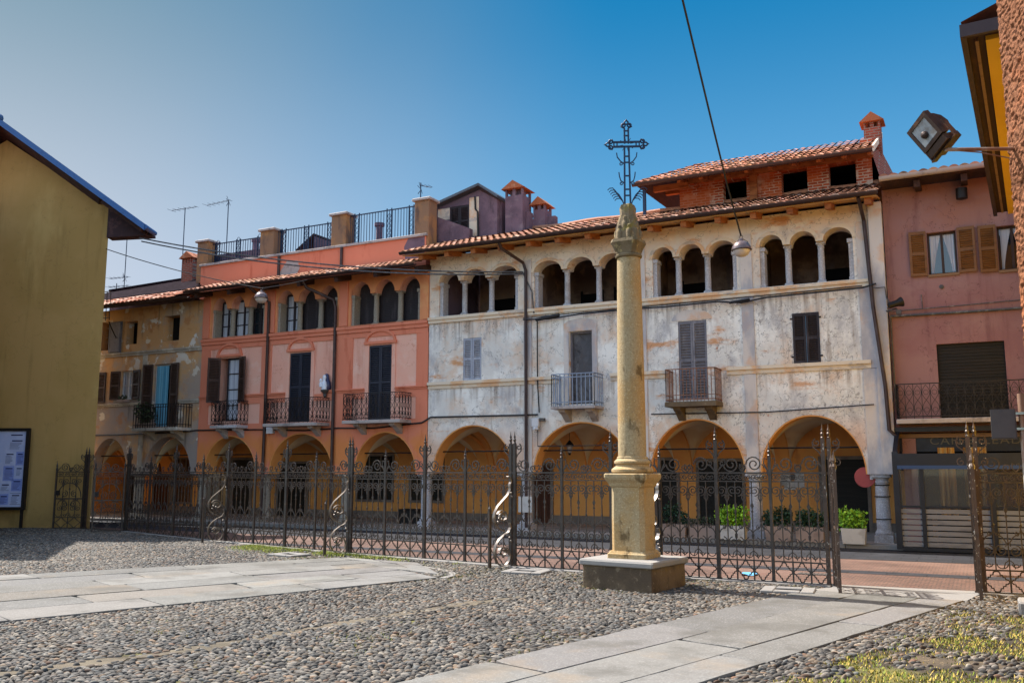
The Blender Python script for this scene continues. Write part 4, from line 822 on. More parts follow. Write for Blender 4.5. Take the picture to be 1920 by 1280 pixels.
for a, b in ((-1.6, -1.2), (-1.12, .08), (.2, 1.9)):
    m = MB()
    for i in range(7): m.box(a, b, VY+.04, VY+.07, .12+i*.115, .12+i*.115+.09)
    m.build('louvre_panel', 'louvre', V)
    m = MB(); m.box(a, b, VY+.05, VY+.056, .97, 1.79); m.build('pane', mat('veranda_glass_%d' % int(abs(a)*100), '#d0d4d8', .03, spec=.6, trans=.95), V)
m = MB(); m.box(-1.7, 4, KY+.0, KY+.06, 2.43, 2.52); m.build('beam', 'tan', V)
m = MB(); m.box(-1.72, 4, 24.5, 24.6, .1, 2.55); m.box(-1.72, 4.2, KY+.5, 24.49, 2.54, 2.6); m.build('cafe_room', 'dark', V)
m = MB(); m.box(-1.58, -1.3, KY+.02, KY+.2, .1, 2.42); m.build('pillar', 'pink', V)
curtain_mesh(V, -.85, -.52, .75, 2.2, 22.05, 'curtain_gold', amp=.03); curtain_mesh(V, -.35, .1, .6, 2.2, 22.05, 'curtain_gold', amp=.03)
m = MB(); m.box(-1.15, -.5, 23.2, 23.6, .8, .86); m.box(-1.1, -1.0, 23.3, 23.4, .1, .8); m.build('counter', 'tan', V)
m = MB(); m.box(-1.7, 4, KY+.062, KY+.08, 2.12, 2.43); sg = m.build('sign_board', 'cafe_frame', V)
def text(par, s, x, y, z, size, mt, name='lettering', width=None, rot=None, ext=.004):
    cu = bpy.data.curves.new(name, 'FONT'); cu.body = s; cu.size = size; cu.extrude = ext; cu.space_character = 1.15
    to = bpy.data.objects.new('t', cu); COL.objects.link(to); bpy.context.view_layer.update()
    me = bpy.data.meshes.new_from_object(to.evaluated_get(bpy.context.evaluated_depsgraph_get())); bpy.data.objects.remove(to); bpy.data.curves.remove(cu)
    k = 1.0
    if width:
        xs = [v.co.x for v in me.vertices]; k = width/(max(xs)-min(xs))
    T = Tr((x, y, z)) @ (rot or Matrix.Identity(4)) @ Matrix.Rotation(R(90), 4, 'X') @ Matrix.Diagonal((k, 1, 1, 1))
    me.transform(Tr(-ORG[par]) @ T); me.name = name; me.materials.clear(); me.materials.append(M[mt]); o = bpy.data.objects.new(name, me); COL.objects.link(o); o.parent = par; ORG[o] = Vector(ORG[par]); return o
text(sg, "CAFFE' LEADER", -1.02, KY+.055, 2.28, .24, 'letter', width=2.15)
# ------------------------------------------------------------------ yellow house at the left, gable towards the square
YC = Vector((-23.78, 18.73, 0)); YU = Vector((-.889, -.458, 0)); YN = Vector((.458, -.889, 0)); YA2 = Vector((-.84, .54, 0))
def yp(s, e, z, d=0): return YC+YU*s+YN*e+YA2*d+Vector((0, 0, z))
Y = root('yellow_house', YC, 'plain olive yellow gabled house with a blue-edged roof at the left', 'house')
m = MB(); zt = lambda s: 9.82+.655*s if s < 3.4 else 9.82+.655*(6.8-s)
G = [(0, 0), (6.8, 0), (6.8, zt(6.8)), (3.4, zt(3.4)), (0, zt(0))]; v = [yp(s, 0, z) for s, z in G]+[yp(s, 0, z, 4.6) for s, z in G]
m.add(v, [tuple(range(5)), tuple(range(9, 4, -1))]+[(i, (i+1) % 5, 5+(i+1) % 5, 5+i) for i in range(5)]); m.build('wall', 'yellow', Y)
m = MB()
def ybox(m, ss, e0, e1, d0, d1, zf, th):
    """roof slab following zf(s) between the gable offset e0 and depth d1"""
    v = []
    for s in ss: dd = d1 if s > 0 else .03; v += [yp(s, e0, zf(s), 0), yp(s, 0, zf(s), dd), yp(s, 0, zf(s)+th, dd), yp(s, e0, zf(s)+th, 0)]
    f = []
    for i in range(len(ss)-1):
        for j in range(4): f.append((i*4+j, i*4+(j+1) % 4, i*4+4+(j+1) % 4, i*4+4+j))
    f += [(3, 2, 1, 0), tuple(len(ss)*4-4+j for j in range(4))]; m.add(v, f)
zr = lambda s: 8.72+.715*(min(s, 6.8-s)+1.75)
ybox(m, [-1.4, -.5, -.02, .01, 1, 2.2, 3.2, 3.6, 5, 6.8, 8.5], .8, 0, 0, 4.6, zr, .05); rf = m.build('roof', 'soffit_dark', Y)
m = MB(); ss = [-1.45, 3.25, 3.55, 8.5]; v = []; f = []
for s in ss: v += [yp(s, .8, zr(s)-.03), yp(s, .84, zr(s)-.03), yp(s, .84, zr(s)+.16), yp(s, .8, zr(s)+.16)]
for i in range(3):
    for j in range(4): f.append((i*4+j, i*4+(j+1) % 4, i*4+4+(j+1) % 4, i*4+4+j))
f += [(3, 2, 1, 0), (12, 13, 14, 15)]; m.add(v, f); m.build('verge_board', 'verge_blue', rf)
m = MB(); a, b = yp(-1.45, .8, zr(-1.4)+.05), yp(-1.45, 0, zr(-1.4)+.05, .03); m.tube([a, b], .08, 8); m.build('gutter', 'verge_blue', rf, smooth=True)
m = MB()
for s0, s1, dd in ((-1.45, 0, .03), (0, 3.4, 4.6), (3.4, 8.5, 4.6)):
    p = [yp(s0, .8, zr(s0)+.17), yp(s1, .8, zr(s1)+.17), yp(s1, 0, zr(s1)+.17, dd), yp(s0, 0, zr(s0)+.17, dd)]; m.add(p+[q-Vector((0, 0, .1)) for q in p], [(0, 1, 2, 3), (7, 6, 5, 4), (0, 4, 5, 1), (1, 5, 6, 2), (2, 6, 7, 3), (3, 7, 4, 0)])
m.sphere(tuple(yp(3.25, .78, zr(3.25)+.18)), .13, 10, 6); m.build('roof_covering', 'tile', rf, col=[(*lin('#3f5f86')[:3], 1)]*len(m.v))
m = MB(); q = [(-1.36, 8.93), (-.003, 8.86), (-.003, zr(0)-.01), (-1.36, zr(-1.36)-.005)]; v = [yp(s, .12, z) for s, z in q]+[yp(s, -.3, z) for s, z in q]; m.add(v, [(0, 1, 2, 3), (7, 6, 5, 4)]+[(i, (i+1) % 4, 4+(i+1) % 4, 4+i) for i in range(4)]); m.build('boxed_eave', 'soffit_dark', rf)
for k in range(2):     # rafters seen under the right eave
    m = MB(); e = .25+k*.35; m.bar(yp(-1.3, e, zr(-1.3)-.09), yp(-.02, e, zr(-.02)-.09), .1, .12); m.build('rafter', 'wood_dark', rf)
# plain unseen house added beyond the left edge to cast shadow over the cobbles
NH = root('added_shadow_house', (-27, 13, 0), 'plain ochre house added just outside the left edge, unseen, to shade the cobbles', 'house')
q = [(-22.6, 12.3), (-27.4, 16.9), (-32.5, 14.0), (-29.0, 8.6)]
m = MB(); v = [(x, y, z) for z in (0, 9.0) for x, y in q]; m.add(v, [(0, 1, 5, 4), (1, 2, 6, 5), (2, 3, 7, 6), (3, 0, 4, 7)]); m.build('wall', 'yellow', NH)
m = MB(); v = [(x+(x+27.9)*.06, y+(y-12.9)*.06, z) for z in (8.95, 9.1) for x, y in q]+[(-25.5, 14.4, 10.6), (-30.4, 11.6, 10.6)]; m.add(v, [(3, 2, 1, 0), (0, 1, 5, 4), (1, 2, 6, 5), (2, 3, 7, 6), (3, 0, 4, 7), (4, 5, 8), (5, 6, 9, 8), (6, 7, 9), (7, 4, 8, 9)]); m.build('roof', 'tile', NH, col=[(*lin('#8a4f38')[:3], 1)]*10)
# notice board standing before it
NB = root('notice_board', yp(2.3, .3, 0), 'black framed notice board with bluish paper notices on a post', 'notice board')
def ym(e): return Matrix(((-YU.x, YN.x*-1, 0, YC.x+YN.x*e), (-YU.y, YN.y*-1, 0, YC.y+YN.y*e), (0, 0, 1, 0), (0, 0, 0, 1)))   # local x runs right along the wall, y into it
m = MB(ym(.32)); X0, X1 = -3.3, -1.83
m.box(X0, X0+.09, 0, .1, .55, 2.96); m.box(X1-.1, X1, 0, .1, .55, 2.96); m.box(X0+.09, X1-.1, 0, .1, .55, .64); m.box(X0+.09, X1-.1, 0, .1, 2.87, 2.96); m.build('frame', 'black_iron', NB)
for x in (X0+.04, X1-.12):
    m = MB(ym(.32)); m.box(x, x+.07, .02, .09, 0, .55); m.build('leg', 'black_iron', NB)
m = MB(ym(.32)); m.box(X0+.09, X1-.1, .05, .08, .64, 2.87); m.build('backboard', 'noticepale', NB)
k = 0
for (a, b, z0, z1, mt) in ((-2.45, -1.97, 2.30, 2.66, 'noticepale'), (-2.5, -1.97, 2.68, 2.83, 'noticepale'), (-2.2, -1.97, 1.86, 2.26, 'noticeblue'), (-2.55, -2.23, 1.86, 2.26, 'noticepale'), (-2.2, -1.97, 1.5, 1.84, 'noticepale'), (-2.55, -2.23, 1.4, 1.84, 'noticeblue'), (-2.28, -1.97, 1.1, 1.46, 'noticeblue'), (-2.3, -1.97, .7, 1.05, 'noticepale'), (-2.62, -2.34, .7, 1.02, 'noticeblue'), (-2.62, -2.3, 1.08, 1.36, 'noticepale'), (-3.2, -2.66, .7, 2.8, 'noticepale')):
    m = MB(ym(.32)); m.box(a, b, .044, .048, z0, z1); n = m.build('notice', mt, NB)
    m = MB(ym(.32)); zz = z1-.06; r = random.Random(k); k += 1; w = b-a
    m.box(a+w*.2, b-w*.15, .041, .0435, zz-.035, zz); zz -= .07
    while zz > z0+.04: ww = w*r.uniform(.45, .8); m.box(a+.04, a+.04+ww, .041, .0435, zz-.009, zz); zz -= .035
    if z1-z0 < .38 and mt == 'noticepale' and z0 < 1: m.box(a+.01, b-.01, .041, .0434, z1-.018, z1-.008); m.box(a+.01, b-.01, .041, .0434, z0+.008, z0+.018)
    m.build('printing', 'ink', n)

# ------------------------------------------------------------------ right hand side
E_ = root('golden_house', (1.3, 15, 0), 'golden yellow house at the right edge showing its dark eaves and gutter', 'house')
m = MB(); ez = 7.0; ea, eb = Vector((.17, 12.0, ez)), Vector((.62, 21.1, ez)); ed = (eb-ea).normalized(); er = Vector((ed.y, -ed.x, 0))
def ep(l, r, z): return tuple(ea+ed*l+er*r+Vector((0, 0, z)))
def ebox(m, l0, l1, r0, r1, z0, z1): m.add([ep(l, r, z) for z in (z0, z1) for l, r in ((l0, r0), (l1, r0), (l1, r1), (l0, r1))], [(0, 3, 2, 1), (4, 5, 6, 7), (0, 1, 5, 4), (1, 2, 6, 5), (2, 3, 7, 6), (3, 0, 4, 7)])
LL = (eb-ea).length
ebox(m, .15, LL, 1.0, 3.4, -7, .3); m.build('wall', 'yellow2', E_)
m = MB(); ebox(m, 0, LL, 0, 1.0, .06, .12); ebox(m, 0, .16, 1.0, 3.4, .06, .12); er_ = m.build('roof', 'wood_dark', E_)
m = MB(); ebox(m, .18, LL-.02, .2, .995, .0, .058); m.build('soffit', 'yellow2', er_)
m = MB(); ebox(m, -.03, LL, -.07, .0, -.01, .15); ebox(m, -.09, -.031, -.07, 3.2, -.01, .15); m.build('gutter', 'brown_metal', er_)
m = MB(); 
ebox(m, .2, LL-.1, .08, .12, .02, .058)
m.build('soffit_trim', 'tan', er_)
m = MB(); m.add([ep(-.1, -.05, .18), ep(LL, -.05, .18), ep(LL, 3, 1.3), ep(-.1, 3, 1.3)], [(0, 1, 2, 3)]); m.build('roof_covering', 'tile', er_, col=[(*lin('#8a4f38')[:3], 1)]*4)
# nearest wall, coarse roughcast, real relief
RW0 = Vector((.40, 9.2, 0)); RD = Vector((.50, -.866, 0)); RNn = Vector((-.866, -.5, 0))
nx, nz = 150, 620; xs = np.linspace(0, 1.6, nx); zs = np.linspace(0, 7.6, nz)
g = RNG.normal(0, 1, (nz, nx))
def blur(a, k):
    for ax in (0, 1):
        for _ in range(k): a = (np.roll(a, 1, ax)+a*2+np.roll(a, -1, ax))/4
    return a
d = blur(g, 1)*.013+blur(RNG.normal(0, 1, (nz, nx)), 2)*.008; d = np.clip(d, -.012, .018)
m = MB(); vv = [tuple(RW0+RD*float(xs[i])+RNn*float(d[j, i])+Vector((0, 0, float(zs[j])))) for j in range(nz) for i in range(nx)]
m.add(vv, [(j*nx+i, j*nx+i+1, j*nx+nx+i+1, j*nx+nx+i) for j in range(nz-1) for i in range(nx-1)])
n0 = len(m.v); back = [RW0, RW0-RNn*.0+Vector((1.2, .9, 0)), RW0+RD*1.6+Vector((1.2, .9, 0)), RW0+RD*1.6]
bk = [tuple(p-RNn*.06+Vector((0, 0, z))) for z in (0, 7.58) for p in back]; m.add(bk, [(0, 1, 5, 4), (1, 2, 6, 5), (2, 3, 7, 6), (4, 5, 6, 7)])
RW = m.build('roughcast_building', 'rough', origin=RW0); tag(RW, 'corner of a coarse orange roughcast building nearest the camera at the right', 'building')
# floodlight on its arm
FL = root('floodlight', (.3, 9.0, 4.6), 'square brown floodlight tilted on a thin arm from the roughcast wall', 'floodlight')
c = Vector((-.25, 8.5, 4.66)); fwd = Vector((-.62, -.70, -.30)).normalized(); side = fwd.cross(Vector((0, 0, 1))).normalized(); up = side.cross(fwd).normalized()
rot = Matrix.Rotation(R(27), 3, fwd); side = rot @ side; up = rot @ up
FT = Matrix(((side.x, -fwd.x, up.x, c.x), (side.y, -fwd.y, up.y, c.y), (side.z, -fwd.z, up.z, c.z), (0, 0, 0, 1)))   # local -y is the beam direction
m = MB(FT); h = .113
m.box(-h-.02, h+.02, -.03, .03, -h-.02, -h+.015); m.box(-h-.02, h+.02, -.03, .03, h-.015, h+.02); m.box(-h-.02, -h+.015, -.03, .03, -h+.0155, h-.0155); m.box(h-.015, h+.02, -.03, .03, -h+.0155, h-.0155)
P2 = [(.0, h), (.07, h*.95), (.13, h*.62), (.155, 0), (.13, -h*.62), (.07, -h*.95), (0, -h)]
v = [(sx*(h if i in (0, 6) else h*.92), y+.03, z) for sx in (-1, 1) for i, (y, z) in enumerate(P2)]; m.add(v, [tuple(range(7)), tuple(range(13, 6, -1))]+[(i, (i+1) % 7, 7+(i+1) % 7, 7+i) for i in range(7)])
m.build('housing', 'flood_body', FL)
m = MB(FT); m.box(-h+.014, h-.014, -.02, -.012, -h+.014, h-.014); m.build('lens', 'flood_glass', FL)
m = MB(FT); m.lathe([(.035, -.0), (.03, .004)], 0, 0, 12) if False else m.sphere((0.01, -.03, -.02), .035, 10, 6); m.build('bulb', 'flood_body', FL)
m = MB(FT); m.bar((-h-.05, .05, -.02), (-h-.05, .05, -h-.1), .05, .012, (1, 0, 0)); m.bar((h+.05, .05, -.02), (h+.05, .05, -h-.1), .05, .012, (1, 0, 0)); m.bar((-h-.06, .05, -h-.1), (h+.06, .05, -h-.1), .06, .012, (0, 0, 1)); m.box(-.12, .12, -.02, .16, -h-.09, -h-.03); m.build('bracket', 'flood_body', FL)
m = MB(); a = FT @ Vector((.02, .05, -h-.1)); b = Vector((.45, 9.15, 4.6)); m.tube([a, a.lerp(b, .5)+Vector((0, 0, .0)), b], .017, 8); m.tube([a, a.lerp(b, .5)-Vector((0, 0, .03)), b-Vector((0, 0, .1))], .006, 5); m.build('arm', 'rustpole', FL)
# steel pole and its box
SP = root('steel_pole', (.42, 10.9, 0), 'rust-streaked galvanised pole with a grey box clamped near its top', 'pole')
m = MB(); m.tube([(.405, 10.9, 0), (.405, 10.9, 2.5)], .035, 14); m.build('post', 'rustpole', SP, smooth=True)
m = MB(); m.box(.11, .345, 10.85, 10.98, 2.03, 2.34); m.box(.12, .335, 10.842, 10.849, 2.04, 2.33); m.build('box', 'greybox', SP)
m = MB()
for z in (2.12, 2.28): m.box(.345, .45, 10.85, 10.95, z, z+.025)
m.build('clamp', 'steel', SP)
m = MB(); m.bev(.28, .75, 12.6, 13.1, 0, .16, .02); b = m.build('stone_block', 'kerb', origin=(.5, 12.85, 0)); tag(b, 'low grey stone block lying in the grass at the right edge', 'stone')

# ------------------------------------------------------------------ wrought iron fence
NODES = [(-21.61, 18.2), (-16.29, 16.63), (-11.72, 15.45), (-7.55, 14.72), (-4.71, 14.45), (-2.08, 14.4)]
def fy(x): return float(np.interp(x, [p[0] for p in NODES], [p[1] for p in NODES]))
def frame(p, q):
    p = Vector((p[0], p[1], 0)); q = Vector((q[0], q[1], 0)); d = (q-p).normalized(); return Matrix(((d.x, -d.y, 0, p.x), (d.y, d.x, 0, p.y), (0, 0, 1, 0), (0, 0, 0, 1))), (q-p).length
def curve(m, pts, r=.008, n=4, kf=1.3): m.tube([(x, 0, z) for x, z in pts], r*kf, n)
def cscroll(m, cx, cz, r, sgn, a0, turns=1.35, t=.008): curve(m, spiral(cx, cz, r, turns, a0, sgn, 14, .2), t)
def post(par, x, y, tall, dbl=0.0, dirv=(1, 0)):
    m = MB(); h = 2.18 if tall else 1.92
    for s in ((-dbl, dbl) if dbl else (0,)):
        px, py = x+dirv[0]*s, y+dirv[1]*s; w = .028 if tall else .022
        m.box(px-w, px+w, py-w, py+w, 0, h)
        b = .04
        prof = [(.022, h), (.03, h+.015), (.018, h+.03), (.026, h+.055), (.03, h+.075), (.014, h+.1), (.022, h+.12), (.01, h+.16), (.002, h+.23)]
        m.lathe(prof, px, py, 8)
        m.box(px-w-.012, px+w+.012, py-w-.012, py+w+.012, 0, .05); m.box(px-w-.008, px+w+.008, py-w-.008, py+w+.008, 1.64, 1.68)
    T = Matrix(((dirv[0], -dirv[1], 0, x), (dirv[1], dirv[0], 0, y), (0, 0, 1, 0), (0, 0, 0, 1))); m.T = T
    if tall:
        for s in (-1, 1):
            o = s*(dbl+.09); pts = spiral(o, 2.12, .06, 1.1, PI/2-s*.4, -s, 14, .25); pts = [(x_, z_) for x_, z_ in pts]
            curve(m, pts, .009); curve(m, [(s*(dbl+.03), 1.92), (s*(dbl+.06), 1.98), (s*(dbl+.14), 2.05), (s*(dbl+.15), 2.12), (s*(dbl+.11), 2.18)], .009)
            cscroll(m, s*(dbl+.10), 1.82, .06, -s, PI/2, 1.2)
    else:
        for s in (-1, 1): curve(m, [(s*.02, 1.62), (s*.05, 1.74), (s*.09, 1.82), (s*.08, 1.9), (s*.04, 1.88)], .008)
    m.T = None; return m.build('post', 'iron_flaked' if x > -2.3 else 'iron', par)
def quatre(m, c, z, a, h):
    q = [(0, 1), (.17, .96), (.26, .84), (.28, .66), (.46, .63), (.48, .44), (.66, .41), (.68, .24), (.86, .2), (1, 0)]
    pts = q+[(x, -y) for x, y in reversed(q[:-1])]; pts = pts+[(-x, y) for x, y in reversed(pts[1:-1])]
    m.tube([(c+x*a, 0, z+y*h) for x, y in pts], .0125, 4, closed=True)
def panel(par, p, q, nq=3, upper=True):
    T, w = frame(p, q); m = MB(T); x0, x1 = .03, w-.03
    for z, h in ((.03, .022), (.335, .02), (1.535, .018), (1.665, .026)): m.box(x0, x1, -.012, .012, z-h/2, z+h/2)
    L = x1-x0; cw = L/nq
    for i in range(nq):
        c = x0+(i+.5)*cw; quatre(m, c, .183, cw*.47, .14)
        if i: m.box(x0+i*cw-.011, x0+i*cw+.011, -.009, .009, .042, .325)
    n = nq*2; dw = L/n
    for i in range(n):
        c = x0+(i+.5)*dw; rr = dw*(.42 if i % 2 else .3); curve(m, arc(c, .425, rr, 180, 360, 8, rr*.9), .007)
        if i % 2 == 0: curve(m, arc(c, .40, rr*.5, 0, 360, 8), .005)
    nb = nq*2; bw = L/nb
    for i in range(1, nb): m.box(x0+i*bw-.0075, x0+i*bw+.0075, -.0075, .0075, .345, 1.525)
    for i in range(1, nb):
        x = x0+i*bw
        if i % 2:
            for s in (-1, 1):
                cscroll(m, x+s*.085, .60, .082, s, PI/2+s*.2, 1.5); curve(m, [(x, .9), (x+s*.02, .84), (x+s*.10, .79), (x+s*.145, .72), (x+s*.14, .66)], .008)
                cscroll(m, x+s*.045, .83, .035, -s, PI/2, 1.2, .006)
            m.box(x-.018, x+.018, -.012, .012, .92, .945); m.lathe([(.004, .99), (.02, .96), (.012, .94)], x, 0, 6)
            for s in (-1, 1): cscroll(m, x+s*.085, 1.39, .082, -s, -PI/2, 1.6); curve(m, [(x, 1.22), (x+s*.03, 1.28), (x+s*.02, 1.33)], .008)
        else:
            for s in (-1, 1): curve(m, [(x, 1.2), (x+s*.018, 1.16), (x, 1.12)], .009)
            m.box(x-.016, x+.016, -.01, .01, 1.06, 1.085); m.lathe([(.004, .74), (.016, .71), (.01, .69)], x, 0, 6)
            for s in (-1, 1): curve(m, [(x+s*.07, .36), (x+s*.05, .44), (x, .48)], .007)
    ns = nq*2; sw = L/ns
    for i in range(ns):
        c = x0+(i+.5)*sw; s = 1 if i % 2 else -1
        cscroll(m, c-sw*.2, 1.60, .045, s, PI/2*s, 1.2, .007); cscroll(m, c+sw*.22, 1.595, .04, -s, -PI/2*s, 1.2, .007)
    if upper:
        for s, xb in ((1, x0), (-1, x1)):
            cscroll(m, xb+s*.21, 1.80, .125, s, PI, 1.7, .010); curve(m, [(xb+s*.0, 1.70), (xb+s*.03, 1.74), (xb+s*.085, 1.80)], .010); cscroll(m, xb+s*.40, 1.74, .06, -s, -PI/2, 1.4, .008)
        c = (x0+x1)/2
        for s in (-1, 1): curve(m, [(c, 1.68), (c+s*.05, 1.74), (c+s*.04, 1.80), (c+s*.01, 1.78)], .008)
    return m.build('scroll_panel', 'iron', par)
def buttress(par, x, y, nrm, k=1.0):
    """brace standing out into the square: a front bar and bent flat bars in S curves"""
    T = Matrix(((nrm[0], -nrm[1], 0, x), (nrm[1], nrm[0], 0, y), (0, 0, 1, 0), (0, 0, 0, 1))); D = .48
    m = MB(T); m.box(D-.022, D+.022, -.022, .022, 0, 1.02); m.lathe([(.03, 1.02), (.03, 1.04), (.012, 1.07), (.003, 1.1)], D, 0, 8)
    b = m.build('buttress', 'iron', par)
    m = MB(T)
    S1 = [(.10, 1.60), (.05, 1.56), (.03, 1.50), (.06, 1.45), (.05, 1.36), (.10, 1.27), (.20, 1.18), (.31, 1.08), (.38, .97), (.40, .86), (.37, .76), (.28, .68), (.17, .64)]
    S2 = [(.06, .78), (.04, .70), (.08, .62), (.18, .57), (.28, .50), (.35, .41), (.38, .31), (.37, .2), (.32, .1), (.24, .045), (.14, .05), (.07, .12), (.05, .22), (.09, .32), (.15, .35)]
    cat = lambda P: [tuple(Vector((P[max(i-1, 0)][0], P[max(i-1, 0)][1])).lerp(Vector(P[i]), t)) for i in range(1, len(P)) for t in (0, .5)]+[P[-1]]
    for P in (S1, S2): m.ribbon([(x_, 0, z_) for x_, z_ in cat(P)], (0, .03, 0), .012)
    for cx, cz, r, sg in ((.21, .90, .115, 1), (.20, .28, .09, 1)): m.ribbon([(x_, 0, z_) for x_, z_ in spiral(cx, cz, r, 1.5, PI*.1, sg, 16, .3)], (0, .03, 0), .011)
    for cx, cz in ((.02, 1.30), (.0, 1.24), (.28, .86), (.30, .80), (.22, .84), (.05, .52), (.02, .46), (.27, .26), (.19, .2)): m.sphere((cx, 0, cz), .024, 8, 6)
    m.build('flat_bar_scroll', 'iron_bright', b, smooth=True); return b
def section(posts, label, cat='fence'):
    F = root('iron_fence', (posts[0][0], posts[0][1], 0), label, cat, 'wrought iron fence along the square')
    for i, pst in enumerate(posts):
        x, y, kd, own = pst[:4]
        dv = Vector((posts[min(i+1, len(posts)-1)][0]-posts[max(i-1, 0)][0], posts[min(i+1, len(posts)-1)][1]-posts[max(i-1, 0)][1])).normalized()
        if own:
            post(F, x, y, kd != 's', .045 if kd in 'db' and kd == 'd' else 0, (dv.x, dv.y))
            if len(pst) > 4: buttress(F, x, y-.03, (dv.y*.92-.25, -dv.x))
        if i: a = posts[i-1]; w = math.hypot(x-a[0], y-a[1]); panel(F, a[:2], (x, y), 3 if w < 1.3 else 4)
    return F
px = lambda x: (x, fy(x))
seq = [(-21.61, 'd'), (-20.29, 's'), (-18.89, 't'), (-17.48, 's'), (-16.29, 't', 1), (-15.14, 's'), (-13.93, 't'), (-12.87, 's'), (-11.72, 'd', 1), (-10.72, 's'), (-9.66, 't'), (-8.65, 's'), (-7.55, 'd', 1), (-6.54, 's'), (-5.59, 't'), (-4.71, 's', 1), (-3.77, 't'), (-2.93, 's'), (-2.08, 'd')]
def sec(i0, i1, label, last=True):
    ps = []
    for i in range(i0, i1+1):
        e = seq[i]; own = (i > i0 or i0 == 0); ps.append((*px(e[0]), e[1], own)+((1,) if len(e) > 2 and own else ()))
    return section(ps, label)
sec(0, 4, 'wrought iron fence section in the shade beside the yellow house')
sec(4, 8, 'wrought iron fence section before the orange house, two posts from the grassy strip')
sec(8, 12, 'wrought iron fence section before the seam of the orange and white houses')
sec(12, 15, 'wrought iron fence section just left of and behind the stone column')
sec(15, 18, 'wrought iron fence section between the stone column and the open gate')
F2 = section([(-.12, 14.5, 'd', True), (.95, 14.62, 's', True), (2.0, 14.75, 't', True)], 'wrought iron fence section at the right edge beyond the gate opening')
def gate(p, q, label, h=1.0):
    Gt = root('iron_gate', (p[0], p[1], 0), label, 'gate', 'open leaves of the iron gates')
    panel(Gt, p, q, 2, True); T, w = frame(p, q); m = MB(T)
    for x in (0, w): m.box(x-.022, x+.022, -.022, .022, .02, 1.72); m.lathe([(.03, 1.72), (.035, 1.76), (.016, 1.8), (.03, 1.84), (.01, 1.92), (.002, 2.0)], x, 0, 8)
    m.box(.022, w-.022, -.014, .014, .86, .90); m.build('gate_frame', 'iron_flaked' if p[0] > -5 else 'iron', Gt)
    m = MB(T); curve(m, arc(w/2, .92, w*.42, 0, 180, 16, .42), .012)
    for s in (-1, 1): cscroll(m, w/2+s*.14, 1.02, .1, s, PI/2, 1.5, .010); cscroll(m, w/2+s*.12, .72, .09, -s, PI/2, 1.5, .010)
    m.build('gate_scroll', 'iron', Gt)
    m = MB(T); m.box(w-.12, w-.02, -.03, .03, .98, 1.12); m.build('lock', 'black_iron', Gt)
    return Gt
gate((-2.0, 14.3), (-1.86, 13.55), 'open gate leaf seen edge-on right of the stone column')
gate((-.14, 14.4), (-.12, 13.65), 'open gate leaf seen edge-on at the right side of the gateway')
gate((-21.68, 18.12), (-22.06, 17.45), 'open gate leaf at the left end of the fence, clear of the yellow wall')
a, b = yp(.15, .22, 0), yp(.98, .22, 0); gate((a.x, a.y), (b.x, b.y), 'open gate leaf folded back flat against the yellow wall')
GP = root('gate_post', yp(.1, .2, 0), 'double iron gate post standing against the yellow wall', 'gate post'); post(GP, yp(.08, .24, 0).x, yp(.08, .24, 0).y, True, .04, (YU.x, YU.y))

# ------------------------------------------------------------------ votive column
VC = root('votive_column', (-4.69, 13.1, 0), 'tall ochre stone column on a stepped pedestal, topped by an iron cross', 'column')
cx, cy = -4.69, 13.1; ra = R(-8); rb = R(-3)
m = MB(); m.sweepbox([(.56, .56, 0), (.56, .56, .20), (.555, .555, .335)], (cx, cy, ra, .012)); m.build('base_block', 'base_stone', VC)
m = MB(); m.sweepbox([(.585, .585, .336), (.60, .60, .35), (.60, .60, .40), (.585, .585, .425)], (cx, cy, ra, .02)); m.build('base_slab', 'slab_top', VC)
m = MB(); m.sweepbox([(.305, .305, .426), (.305, .305, .49), (.29, .29, .50), (.27, .27, .535)], (cx, cy, rb, .02)); m.build('plinth', 'column_stone', VC)
m = MB(); m.sweepbox([(.262, .262, .536), (.262, .262, 1.0), (.258, .258, 1.455)], (cx, cy, rb, .06)); m.build('pedestal', 'column_stone', VC)
m = MB(); m.sweepbox([(.262, .262, 1.456), (.275, .275, 1.475), (.29, .29, 1.52), (.325, .325, 1.57), (.335, .335, 1.60), (.335, .335, 1.645), (.32, .32, 1.66)], (cx, cy, rb, .03)); m.build('pedestal_cap', 'column_stone', VC)
m = MB(); m.lathe([(.29, 1.661), (.318, 1.685), (.318, 1.72), (.285, 1.745), (.255, 1.765), (.25, 1.79), (.275, 1.81), (.275, 1.84), (.25, 1.86), (.232, 1.875), (.232, 1.90), (.222, 1.91)], cx, cy, 28); m.build('column_base', 'column_stone', VC, smooth=True)
m = MB(); m.lathe([(.212, 1.911), (.210, 2.6), (.202, 3.4), (.192, 4.2), (.18, 4.96)], cx, cy, 28); m.build('shaft', 'column_stone', VC, smooth=True)
m = MB(); m.lathe([(.187, 4.961), (.205, 4.975), (.21, 5.0), (.19, 5.025)], cx, cy, 24); m.build('necking', 'lichen_stone', VC, smooth=True)
m = MB(); m.sweepbox([(.165, .165, 5.026), (.17, .17, 5.06), (.195, .195, 5.13), (.215, .215, 5.18), (.225, .225, 5.2), (.215, .215, 5.25)], (cx, cy, rb, .05)); m.build('capital', 'lichen_stone', VC)
m = MB(); m.sweepbox([(.17, .17, 5.251), (.17, .17, 5.30), (.155, .155, 5.46), (.125, .125, 5.60), (.108, .108, 5.66), (.115, .115, 5.76), (.09, .09, 5.82), (.04, .04, 5.84)], (cx, cy, rb, .05))
